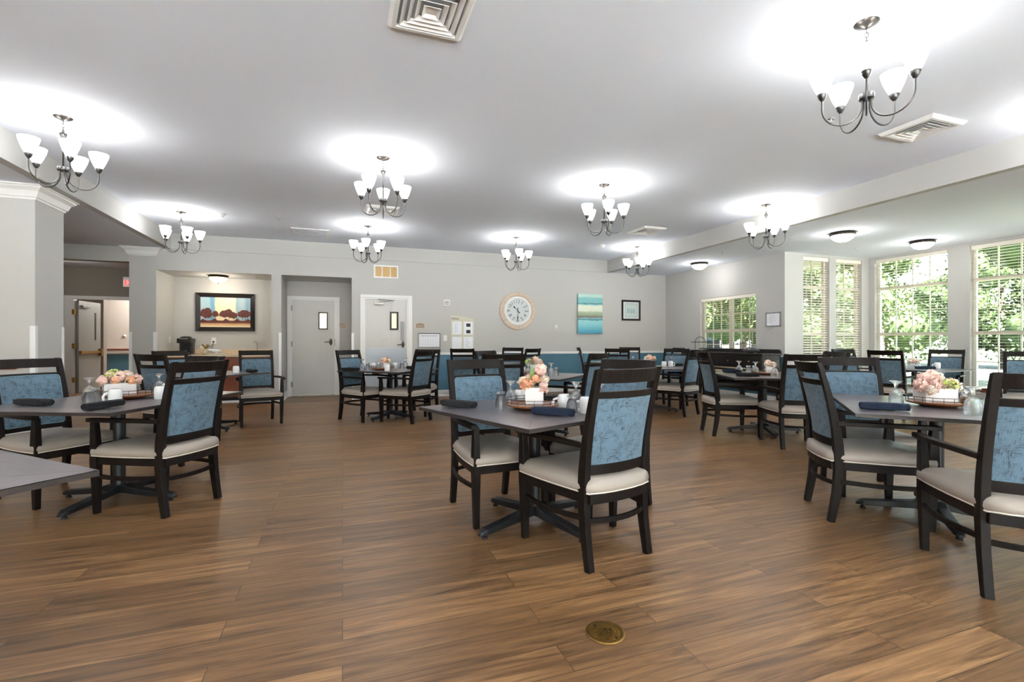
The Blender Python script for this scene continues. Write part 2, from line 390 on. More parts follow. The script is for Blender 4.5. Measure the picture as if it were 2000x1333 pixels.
# vertical faces between the two ceiling heights
struct(MB().box(XR, XR+.1, -4.2, YB-.022, HS, HM+.1, 'wall'), 'trim_1')
struct(MB().box(XL-.1, XL, -4.2, YB-.022, HS, HM+.1, 'wall'), 'trim_2')
struct(MB().box(XL-.1, XR+.1, YB-.022, YB+.1, HS, HM+.1, 'wall'), 'trim_3')
# back wall with two alcoves, the door with closer and the high grille opening
A1 = (-3.09, -1.262, 0, 2.415); A2 = (-1.095, .172, 0, 2.415); D2 = (.395, 1.275, 0, 2.03); G2 = (.61, 1.055, 2.445, 2.68)
wall_x('wall_back', YB, .16, -3.48, XW+.2, 0, HS, [A1, A2, D2, G2])
wb = MB()
wb.box(A1[0]-.1, A1[0], YB+.16, 11.02, 0, 2.6, 'wall'); wb.box(A1[1], A2[0], YB+.16, 11.02, 0, 2.6, 'wall'); wb.box(A2[1], A2[1]+.12, YB+.16, 11.02, 0, 2.6, 'wall')
wb.box(A1[0]-.1, A1[1], 11.02, 11.17, 0, 2.6, 'wall')
wb.box(A2[1], A2[1]+.12, 11.02, 11.17, 0, 2.6, 'wall')
struct(wb, 'wall_alcove')
wall_x('wall_alcove_back', 11.02, .15, A2[0]-.17, A2[1], 0, 2.6, [(-1.04, -.125, 0, 2.05)])
struct(MB().box(A1[0]-.1, A2[1]+.12, YB+.16, 11.17, 2.415, 2.6, 'wall'), 'ceiling_alcove')
# column and wall stub at the left
struct(MB().box(-6.5, -3.05, 6.44, 6.99, 0, HS, 'wall'), 'wall_left')
struct(MB().box(-3.48, -3.19, YB+.16, 11.0, 0, HS, 'wall'), 'wall_left_rear')
# header over the hall opening, hall walls
struct(MB().box(-7.5, -3.48, YB, YB+.22, 2.535, HS, 'wall'), 'wall_hall_header')
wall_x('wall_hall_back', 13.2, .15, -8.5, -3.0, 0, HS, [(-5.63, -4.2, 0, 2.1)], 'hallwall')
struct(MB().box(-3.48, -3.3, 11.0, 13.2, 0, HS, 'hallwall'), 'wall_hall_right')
struct(MB().box(-8.6, -8.5, -4.2, 20, 0, HS, 'wall'), 'wall_far_left')
struct(MB().box(-6.6, -5.46, 14.28, 14.45, 0, HS, 'hallwall'), 'wall_hall_stub')
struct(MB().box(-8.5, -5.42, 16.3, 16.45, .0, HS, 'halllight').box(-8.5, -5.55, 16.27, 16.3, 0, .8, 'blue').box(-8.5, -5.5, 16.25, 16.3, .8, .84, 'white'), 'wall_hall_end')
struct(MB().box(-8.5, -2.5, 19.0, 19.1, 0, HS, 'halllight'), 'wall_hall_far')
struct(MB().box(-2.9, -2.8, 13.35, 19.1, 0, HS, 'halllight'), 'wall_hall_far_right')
struct(MB().box(-8.5, -2.8, 13.35, 19.1, HS, HS+.1, 'ceiling'), 'ceiling_hall')
# right-hand walls
W1 = (7.27, 8.81, .78, 2.10)
wall_y('wall_right', XW, .16, YJ+.16, 10.2, 0, HS, [W1])
W2 = (8.056, 8.724, .33, 2.735); W3 = (8.90, 9.60, .33, 2.735)
wall_x('wall_bay_rear', YJ, .16, XW, XB+.16, 0, HS, [W2, W3])
W4 = (5.31, 6.51, .33, 2.735); W5 = (3.80, 5.00, .33, 2.735); W6 = (2.30, 3.50, .33, 2.735)  # last one is out of view, added for daylight
wall_y('wall_bay_right', XB, .16, 1.9, YJ+.16, 0, HS, [W4, W5, W6])
W7 = (8.056, 8.724, .33, 2.735); W8 = (8.9, 9.6, .33, 2.735)  # unseen return of the bay, windows added for daylight
wall_x('wall_bay_front', 1.9, -.16, XW, XB+.16, 0, HS, [W7, W8])
WA = (-.9, .6, .78, 2.1); WC = (-3.2, -1.7, .78, 2.1)  # unseen side windows, added for daylight
wall_y('wall_right_front', XW, .16, -4.2, 1.9, 0, HS, [WA, WC])
FW = [(-4.6, -2.4, .1, 2.4), (-1.2, 1.0, .1, 2.4), (2.4, 4.6, .1, 2.4)]  # unseen windows added behind the camera to let daylight in
wall_x('wall_front', -4.2, -.15, -8.6, 7.8, 0, 3.2, FW)

# wainscot, chair rails, baseboards
FR = 1.405
w = MB(); w.box(FR, XW, YB-.008, YB, .13, .868, 'blue')
for xx in (2.1, 3.32, 4.54, 5.76, 6.98): w.box(xx-.008, xx+.008, YB-.013, YB-.008, .13, .868, 'blue')
struct(w, 'wall_back_wainscot')
w = MB(); w.box(XW-.008, XW, YJ, YB-.008, .13, .868, 'blue'); struct(w, 'wall_right_wainscot')
def railprof(mb, pts):
    pass
struct(MB().box(FR, XW-.03, YB-.022, YB, .868, .914, 'white').box(FR, XW-.03, YB-.032, YB, .89, .905, 'white'), 'trim_4')
struct(MB().box(XW-.022, XW, YJ, YB, .868, .914, 'white').box(XW-.032, XW, YJ, YB, .89, .905, 'white'), 'trim_5')
def base_x(name, y, x0, x1, d=-.016): return struct(MB().box(x0, x1, min(y, y+d), max(y, y+d), 0, .115, 'white').box(x0, x1, min(y, y+d*.6), max(y, y+d*.6), .115, .13, 'white').box(x0, x1, min(y, y+d*1.7), max(y, y+d*1.7), 0, .018, 'white'), name)
def base_y(name, x, y0, y1, d=-.016): return struct(MB().box(min(x, x+d), max(x, x+d), y0, y1, 0, .115, 'white').box(min(x, x+d*.6), max(x, x+d*.6), y0, y1, .115, .13, 'white').box(min(x, x+d*1.7), max(x, x+d*1.7), y0, y1, 0, .018, 'white'), name)
base_x('baseboard_back', YB, FR, XW); base_x('baseboard_pillar', YB, -1.29, -1.08); base_y('baseboard_pillar_side', -1.095, YB-.02, 11.02, .016)
base_x('baseboard_alcove', 11.02, -.06, A2[1]); base_x('baseboard_back_left', YB, A2[1]-.0, .33); base_y('baseboard_right', XW, YJ, YB)
base_x('baseboard_left', 6.44, -6.5, -3.05); base_y('baseboard_left_side', -3.05, 6.42, 6.99, .016); base_x('baseboard_column', YB, -3.48, -3.09)
base_x('baseboard_bay_rear', YJ, XW, XB); base_y('baseboard_bay_right', XB, 1.9, YJ)
# corner guards
for i, (x, y, sx, sy) in enumerate([(-3.05, 6.44, 1, -1), (-3.05, 6.99, 1, 1), (-3.48, YB, -1, -1), (-3.09, YB, 1, -1), (-1.095, YB, 1, -1), (A2[1], YB, -1, -1)]):
    g = MB(); t = .004; L = .042
    g.box(min(x+sx*t, x-sx*L), max(x+sx*t, x-sx*L), min(y, y+sy*t), max(y, y+sy*t), .13, 1.32, 'guard')
    g.box(min(x, x+sx*t), max(x, x+sx*t), min(y, y-sy*L), max(y, y-sy*L), .13, 1.32, 'guard')
    struct(g, 'trim_%d' % (6+i))
# crown mouldings on the two columns
def crown(name, x0, x1, y0, y1, sides):
    prof = [(0, -.145), (.012, -.145), (.018, -.125), (.03, -.12), (.034, -.105), (.05, -.06), (.085, -.03), (.088, -.018), (.104, -.014), (.104, 0)]
    mb = MB(); rs = []
    for d, z in prof:
        xa = x0-(d if 'L' in sides else 0); xb = x1+(d if 'R' in sides else 0); ya = y0-d; yb = y1+(d if 'B' in sides else 0)
        rs.append([(xa, ya, HS+z), (xb, ya, HS+z), (xb, yb, HS+z), (xa, yb, HS+z)])
    mb.rings(rs, 'white', False, False); return struct(mb, name)
crown('trim_12', -6.5, -3.05, 6.44, 6.99, 'RB'); crown('trim_13', -3.48, -3.09, YB-.01, YB+.16, 'LR')

# ------------------------------------------------------------------ doors of the setting
def door_leaf(mb, x0, x1, y, z0, z1, th, lite=None, m='door'):
    if lite:
        a, b, c, d = lite
        mb.box(x0, a, y, y+th, z0, z1, m).box(b, x1, y, y+th, z0, z1, m).box(a, b, y, y+th, z0, c, m).box(a, b, y, y+th, d, z1, m)
    else: mb.box(x0, x1, y, y+th, z0, z1, m)
    return mb
def lever(parent, x, y, z, s=-1):
    b = MB(); b.lathe([(.001, -.006), (.034, -.006), (.034, .004), (.03, .008), (.001, .008)], 'nickel', 20, mx=Matrix.Translation((x, y, z)) @ Matrix.Rotation(pi/2, 4, 'X') @ Matrix.Diagonal((.9, 2.1, 1, 1)))
    b.tube([(x, y-.008, z), (x, y-.05, z), (x+s*.02, y-.056, z), (x+s*.1, y-.05, z-.004), (x+s*.125, y-.045, z-.01)], .009, 'nickel', 8)
    b.sphere((x, y-.01, z+.045), .012, 'brass', 10, 6); b.sphere((x, y-.01, z-.05), .012, 'brass', 10, 6)
    return b.build('door_handle', parent)
# door in the second alcove
f = MB(); f.box(-1.038, -1.0, 11.021, 11.169, 0, 2.02, 'white').box(-.165, -.127, 11.021, 11.169, 0, 2.02, 'white').box(-1.038, -.127, 11.021, 11.169, 2.02, 2.048, 'white')
f.box(-1.085, -1.035, 10.995, 11.02, 0, 2.10, 'white').box(-.13, -.06, 10.995, 11.02, 0, 2.10, 'white').box(-1.035, -.13, 10.995, 11.02, 2.04, 2.10, 'white')
d1 = struct(f, 'door_1')
door_leaf(MB(), -1.0, -.165, 11.03, .02, 2.02, .045, (-.46, -.32, 1.43, 1.75)).build('leaf', d1, .002)
MB().box(-.485, -.295, 11.015, 11.03, 1.405, 1.43, 'black').box(-.485, -.295, 11.015, 11.03, 1.75, 1.775, 'black').box(-.485, -.46, 11.015, 11.03, 1.43, 1.75, 'black').box(-.32, -.295, 11.015, 11.03, 1.43, 1.75, 'black').box(-.46, -.32, 11.045, 11.055, 1.43, 1.75, 'pane').build('vision_panel', d1)
lever(d1, -.235, 11.028, 1.14)
for z in (.25, 1.1, 1.85): MB().box(-1.012, -.99, 11.0, 11.03, z-.055, z+.055, 'steel').build('hinge', d1, .002)
MB().box(-.16, -.152, 11.0, 11.03, 1.05, 1.2, 'darkmetal').build('strike_plate', d1)
struct(MB().box(-1.0, -.165, 11.0, 11.3, 0, .014, 'steel'), 'trim_14')
struct(MB().box(-1.4, .29, 12.2, 12.25, 0, 2.6, 'lit').box(-1.4, .29, 11.17, 12.25, 2.6, 2.65, 'wall').box(-1.5, -1.4, 11.17, 12.25, 0, 2.65, 'wall').box(.2, .29, 11.17, 12.2, 0, 2.6, 'wall'), 'wall_room_behind_alcove')
# door with closer
f = MB(); f.box(.397, .43, YB+.001, YB+.159, 0, 2.0, 'white').box(1.24, 1.273, YB+.001, YB+.159, 0, 2.0, 'white').box(.397, 1.273, YB+.001, YB+.159, 2.0, 2.029, 'white')
f.box(.335, .40, YB-.02, YB, 0, 2.09, 'white').box(1.27, 1.355, YB-.02, YB, 0, 2.09, 'white').box(.40, 1.27, YB-.02, YB, 2.03, 2.09, 'white')
d2 = struct(f, 'door_2')
door_leaf(MB(), .43, 1.24, YB+.03, .012, 2.0, .045, (.945, 1.045, 1.42, 1.725)).build('leaf', d2, .002)
MB().box(.91, 1.08, YB+.012, YB+.03, 1.385, 1.42, 'black').box(.91, 1.08, YB+.012, YB+.03, 1.725, 1.757, 'black').box(.91, .945, YB+.012, YB+.03, 1.42, 1.725, 'black').box(1.045, 1.08, YB+.012, YB+.03, 1.42, 1.725, 'black').box(.945, 1.045, YB+.045, YB+.055, 1.42, 1.725, 'pane').build('vision_panel', d2)
MB().box(.44, 1.23, YB+.024, YB+.03, .03, 1.02, 'kick').build('kick_plate', d2)
MB().box(1.12, 1.20, YB+.024, YB+.03, 1.16, 1.56, 'greyp').build('push_plate', d2)
lever(d2, 1.175, YB+.028, 1.09)
MB().box(.6, .79, YB-.025, YB+.03, 1.895, 1.94, 'steel').tube([(.7, YB-.03, 1.945), (.95, YB-.1, 1.972), (.98, YB-.1, 1.972)], .008, 'steel').tube([(.96, YB-.1, 1.975), (.68, YB-.01, 2.0)], .008, 'steel').build('door_closer', d2, .002)
sc = MB()
for x, z, q in ((.74, 1.17, .012), (.77, 1.155, .008), (.82, 1.19, .01), (.845, 1.183, .01), (.87, 1.175, .01), (.98, 1.17, .006), (1.0, 1.155, .006), (1.03, 1.18, .006), (1.04, 1.15, .006), (1.08, 1.2, .006), (1.08, 1.165, .006)): sc.box(x, x+q, YB+.0285, YB+.03, z, z+.005, 'darkmetal')
sc.build('scuff_mark', d2)
struct(MB().box(.3, 1.5, YB+1.2, YB+1.25, 0, 2.75, 'lit').box(.3, 1.5, YB+.16, YB+1.25, 2.75, 2.8, 'wall').box(1.5, 1.6, YB+.16, YB+1.25, 0, 2.8, 'wall'), 'wall_room_behind_door')
struct(MB().box(.43, 1.24, YB, YB+.1, 0, .012, 'steel'), 'trim_15')
# high grille with three lights of amber glass
g = MB(); z0, z1, x0, x1 = 2.432, 2.692, .592, 1.073
g.box(x0, x1, YB-.02, YB, z0, z0+.03, 'white').box(x0, x1, YB-.02, YB, z1-.03, z1, 'white').box(x0, x0+.03, YB-.02, YB, z0+.03, z1-.03, 'white').box(x1-.03, x1, YB-.02, YB, z0+.03, z1-.03, 'white')
for xx in (.745, .905): g.box(xx, xx+.018, YB-.018, YB, z0+.03, z1-.03, 'white')
wt = struct(g, 'window_1'); M['amberpane'] = emit('amber_glow_pane', (200, 160, 90), .16, (120, 100, 66))  # pane glows by itself in place of light behind it
MB().box(x0+.02, x1-.02, YB+.02, YB+.026, z0+.02, z1-.02, 'amberpane').build('pane', wt)
# hall door, open
f = MB(); f.box(-5.74, -5.62, 13.17, 13.2, 0, 2.08, 'white').box(-5.62, -5.58, 13.18, 13.34, 0, 2.08, 'white').box(-5.74, -4.1, 13.17, 13.2, 2.08, 2.16, 'white').box(-4.25, -4.1, 13.17, 13.2, 0, 2.08, 'white')
d3 = struct(f, 'door_3')
leaf = empty('leaf_pivot', (-5.565, 13.27, 0), R(87)); leaf.parent = d3; leaf.name = 'hinged_leaf'
MB().box(0, .9, -.045, 0, .01, 2.06, 'halldoor').box(.64, .7, -.05, .0, 1.18, 1.82, 'black').build('leaf', leaf, .002)
MB().box(.03, .88, -.095, -.055, .87, .93, 'brass').box(.0, .06, -.1, -.045, .86, .94, 'brass').box(.8, .88, -.11, -.045, .8, .98, 'brass').build('panic_bar', leaf, .004)
MB().box(.08, .36, -.09, -.045, 1.9, 1.96, 'greyp').build('door_closer', leaf, .004)
for z in (.3, 1.05, 1.8): MB().box(-5.6, -5.55, 13.16, 13.24, z-.055, z+.055, 'brass').build('hinge', d3)
# far service door in the hall
f = MB(); f.box(-7.1, -6.9, 18.94, 19.0, 0, 2.05, 'white').box(-7.1, -5.5, 18.94, 19.0, 1.95, 2.05, 'white').box(-6.9, -5.6, 18.97, 19.0, 0, 1.95, 'halllight')
d4 = struct(f, 'door_4'); MB().box(-6.8, -6.62, 18.92, 18.97, 1.0, 1.03, 'steel').build('door_handle', d4)

# ------------------------------------------------------------------ windows
def window(n, ax, c, sgn, hole, ncol, rows, mull=None):
    """ax 'x': window lies along X at y=c, outside is +sgn; rows: (z0,z1,rowsplit); frames set back in the reveal"""
    u0, u1, z0, z1 = hole; d0 = c+sgn*.085; d1 = c+sgn*.13
    def bx(mb, a, b, da, db, zz0, zz1, m):
        da, db = min(da, db), max(da, db)
        if ax == 'x': mb.box(a, b, da, db, zz0, zz1, m)
        else: mb.box(da, db, a, b, zz0, zz1, m)
    fr = MB(); t = .045
    bx(fr, u0, u0+t, d0, d1, z0, z1, 'sill'); bx(fr, u1-t, u1, d0, d1, z0, z1, 'sill'); bx(fr, u0, u1, d0, d1, z0, z0+t, 'sill'); bx(fr, u0, u1, d0, d1, z1-t, z1, 'sill')
    spans = [(u0+t, u1-t)]
    if mull: bx(fr, mull-.05, mull+.05, d0, d1, z0, z1, 'sill'); spans = [(u0+t, mull-.05), (mull+.05, u1-t)]
    for (a, b) in zip(rows[:-1], rows[1:]): bx(fr, u0, u1, d0-sgn*.01, d1, a[1]-.03, b[0]+.03, 'sill')
    o = struct(fr, 'window_%d' % n)
    st = MB(); bx(st, u0-.05, u1+.05, c-sgn*.05, c+sgn*.1, z0-.03, z0, 'white'); bx(st, u0-.03, u1+.03, c-sgn*.012, c, z0-.1, z0-.03, 'white'); st.build('window_sill', o, .003)
    mu = MB(); gl = MB()
    for s0, s1 in spans:
        for (a, b, k) in rows:
            a2 = a+.03 if a > z0+.1 else z0+t; b2 = b-.03 if b < z1-.1 else z1-t
            for i in range(1, ncol):
                x = s0+(s1-s0)*i/ncol; bx(mu, x-.009, x+.009, d0+sgn*.012, d0+sgn*.03, a2, b2, 'sill')
            for i in range(1, k):
                z = a2+(b2-a2)*i/k; bx(mu, s0, s1, d0+sgn*.012, d0+sgn*.03, z-.009, z+.009, 'sill')
            bx(gl, s0, s1, d0+sgn*.019, d0+sgn*.023, a2, b2, 'pane')
    mu.build('muntin', o); gl.build('pane', o)
    return o
window(2, 'y', XW, 1, W1, 3, [(.78, 1.378, 2), (1.378, 2.10, 2)], mull=8.0)
bayrows = [(.33, 1.29, 2), (1.29, 2.17, 2), (2.17, 2.735, 1)]
window(3, 'x', YJ, 1, W2, 2, bayrows); window(4, 'x', YJ, 1, W3, 2, bayrows)
window(5, 'y', XB, 1, W4, 4, bayrows); window(6, 'y', XB, 1, W5, 4, bayrows); window(7, 'y', XB, 1, W6, 4, bayrows)
window(8, 'x', 1.9, -1, W7, 2, bayrows); window(9, 'x', 1.9, -1, W8, 2, bayrows)
for k_, h_ in enumerate(FW): window(12+k_, 'x', -4.2, -1, h_, 3, [(.1, 1.2, 2), (1.2, 2.4, 2)])
window(10, 'y', XW, 1, WA, 3, [(.78, 1.4, 2), (1.4, 2.1, 2)], mull=-.15); window(11, 'y', XW, 1, WC, 3, [(.78, 1.4, 2), (1.4, 2.1, 2)], mull=-2.45)

def blind(ax, c, sgn, hole, label, tilt=8, pitch=.046, head=.055):
    u0, u1, z0, z1 = hole; u0 += .012; u1 -= .012; cc = c+sgn*.045
    o = empty('window_blind', ((u0+u1)/2, cc, z1) if ax == 'x' else (cc, (u0+u1)/2, z1), 0 if ax == 'x' else pi/2)
    h = (u1-u0)/2; s = -sgn if ax == 'y' else sgn
    MB().box(-h, h, -.028, .028, -head, -.002, 'blind').box(-h, h, -.036*s if s > 0 else .03, (-.028*s if s > 0 else .036), -head-.015, -.002, 'blind').build('head_rail', o, .003)
    sl = MB(); z = -head-.03; a = R(tilt); H = z1-z0-.045
    while z > -H:
        dy, dz = .023*cos(a), .023*sin(a)
        sl.add([(-h, -dy, z-dz), (h, -dy, z-dz), (h, dy, z+dz), (-h, dy, z+dz), (-h, -dy, z-dz+.0028), (h, -dy, z-dz+.0028), (h, dy, z+dz+.0028), (-h, dy, z+dz+.0028)],
               [(0, 3, 2, 1), (4, 5, 6, 7), (0, 1, 5, 4), (1, 2, 6, 5), (2, 3, 7, 6), (3, 0, 4, 7)], 'blind'); z -= pitch
    sl.build('slats', o)
    MB().box(-h, h, -.025, .025, -H-.018, -H, 'blind').build('bottom_rail', o, .003)
    for u in (-h+.12, h-.12) if h < .5 else (-h+.15, 0, h-.15):
        MB().tube([(u, -.026, -head), (u, -.026, -H)], .0012, 'wire', 4).tube([(u, .026, -head), (u, .026, -H)], .0012, 'wire', 4).build('ladder_cord', o)
    MB().tube([(-h+.07, -.03*s, -head), (-h+.072, -.04*s, -1.0)], .004, 'wire', 6).build('tilt_wand', o)
    return tag(o, label, 'blind', 'window blinds')
blind('y', XW, 1, W1, 'white slatted blind in the double window behind the black sideboard', 0)
blind('x', YJ, 1, W2, 'white slatted blind in the first tall narrow window, nearest the framed notice', 28)
blind('x', YJ, 1, W3, 'white slatted blind in the second tall narrow window, by the bay corner', 28)
blind('y', XB, 1, W4, 'white slatted blind in the wide bay window next to the corner', 2)
blind('y', XB, 1, W5, 'white slatted blind in the wide window at the right edge of the picture', 2)

# ------------------------------------------------------------------ outdoors
tag(MB().box(9.96, 90, -40, 90, -.3, -.15, 'grass').box(-2, 9.96, 12.5, 90, -.3, -.15, 'grass').build('lawn'), 'green lawn outside the windows', 'lawn', kind='structure')
tag(MB().box(-20, 30, -30, -4.4, -.3, -.14, 'bounceground').build('reflector'), 'added pale ground terrace in front of the building', 'reflector', kind='structure')  # unseen pale ground added to bounce sunlight onto the ceiling
tag(MB().box(-6.5, 7, -6.6, -4.36, 2.75, 2.87, 'ceiling').build('sky_blocker'), 'flat white roof added behind the camera to block the sky', 'sky blocker', kind='structure')  # unseen slab added to keep direct sky light off the near floor
tag(MB().box(22, 28, -40, 90, -.149, -.14, 'asphalt').box(15.5, 16.6, -40, 90, -.149, -.135, 'walk').build('road'), 'pale street and walk beyond the lawn', 'road', kind='structure')
def tree(x, y, h, rad, leaf, label, n=1500, trunk=.16, low=.25, seed=1, name='leafy_tree'):
    rd = random.Random(seed); o = empty(name, (x, y, -.15), rd.random()*6)
    MB().tube([(0, 0, 0), (.05, .03, h*.3), (-.03, .05, h*.55), (.02, 0, h*.8)], [trunk, trunk*.8, trunk*.55, trunk*.2], 'bark', 8).build('trunk', o)
    mb = MB(); core = MB(); lobes = [(rd.uniform(-.6, .6)*rad, rd.uniform(-.6, .6)*rad, h*rd.uniform(low+.12, .88), rad*rd.uniform(.35, .6)) for _ in range(13)]
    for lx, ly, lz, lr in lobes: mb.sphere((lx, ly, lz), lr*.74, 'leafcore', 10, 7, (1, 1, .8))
    vs = []; fs = []
    for i in range(int(n*5)):
        lx, ly, lz, lr = rd.choice(lobes); t = rd.uniform(0, 2*pi); u = rd.uniform(-1, 1); q = lr*(rd.uniform(.55, 1.05)); w = math.sqrt(1-u*u)
        p = Vector((lx+q*w*cos(t), ly+q*w*sin(t), lz+q*u*.8)); s = rd.uniform(.045, .1)*(.6+rad*.13)
        a = Vector((rd.uniform(-1, 1), rd.uniform(-1, 1), rd.uniform(-1, 1))).normalized(); b = a.orthogonal().normalized()
        k = len(vs); vs += [p-a*s, p+b*s*.55, p+a*s, p-b*s*.55]; fs.append((k, k+1, k+2, k+3))
    mb.add([tuple(v) for v in vs], fs, leaf); mb.build('foliage', o)
    return tag(o, label, 'tree', 'trees outside the windows')
tree(13.2, 17.8, 5.4, 1.9, 'leafc', 'light green tree outside the double window behind the sideboard', 3200, seed=3)
tree(17.5, 24.5, 8, 3.6, 'leafb', 'dark tree far behind the one outside the double window', 3200, seed=4, low=.1)
tree(12.6, 11.4, 6.0, 2.0, 'leafa', 'bushy tree outside the two tall narrow windows', 3600, seed=5, low=.05)
tree(17.0, 17.0, 8, 2.6, 'leafc', 'tall light green tree behind the narrow windows', 3200, seed=6, low=.1)
tree(15.6, 10.2, 7.5, 2.2, 'leafa', 'broad tree filling the bay window next to the corner', 3800, seed=8, low=.06)
tree(23.5, 16.4, 9.5, 3.0, 'leafb', 'tall dark tree at the back of the bay window view', 3400, seed=9, low=.1)
tree(17.6, 6.9, 6.8, 2.1, 'leafb', 'dark hanging tree crown in the window at the right edge', 2800, seed=12, low=.42, trunk=.2)
tree(30.0, 14.0, 7, 3.6, 'leafa', 'distant tree across the street seen in the right edge window', 2600, seed=14, low=.1)
tree(33, 23, 8, 3.6, 'leafa', 'mid green tree across the street behind the bay corner', 2600, seed=15, low=.05)
tree(32, 36, 9, 4.6, 'leafb', 'dark tree across the street on the far left of the view', 2400, seed=16, low=.05)
for i, (x, y, r_) in enumerate([(11.6, 8.9, .8), (17.0, 20.6, 1.0)]):
    tree(x, y, 1.7, r_, 'leafa', ['low round shrub just outside the narrow windows', 'low shrub beyond the blue car'][i], 900, .05, .1, 30+i, 'shrub')
def car(x, y, rz, paint, label):
    o = empty('car', (x, y, -.14), rz)
    poly = [(-2.2, .35), (-2.2, .75), (-1.9, .9), (-1.2, .95), (-.6, 1.4), (.8, 1.42), (1.5, .98), (2.15, .85), (2.25, .4)]
    b = MB(); b.rings([[(px, -.82, pz) for px, pz in poly], [(px, -.88, pz) for px, pz in poly][::1], ], paint, False)
    b = MB(); b.rings([[(px, s*.86, pz) for px, pz in poly] for s in (-1, 1)], paint, False); b.build('body', o, .05)
    MB().box(-1.0, 1.25, -.865, .865, 1.0, 1.32, 'carw').build('windows', o)
    for wx in (-1.4, 1.45):
        for s in (-1, 1): MB().lathe([(.0, -.1), (.33, -.1), (.33, .1), (.0, .1)], 'rubber', 18, mx=Matrix.Translation((wx, s*.8, .33)) @ Matrix.Rotation(pi/2, 4, 'X')).build('wheel', o)
    return tag(o, label, 'car', 'cars parked outside')
car(12.0, 14.4, R(135), 'carp', 'blue car parked outside the left half of the double window')
car(16.2, 14.0, R(135), 'carg', 'silver car parked outside the right half of the double window')
tag(MB().box(9.98, 10.9, 1.5, 7.6, 2.86, 3.0, 'soffit').build('roof_eave'), 'beige roof eave above the bay windows outside', 'eave')

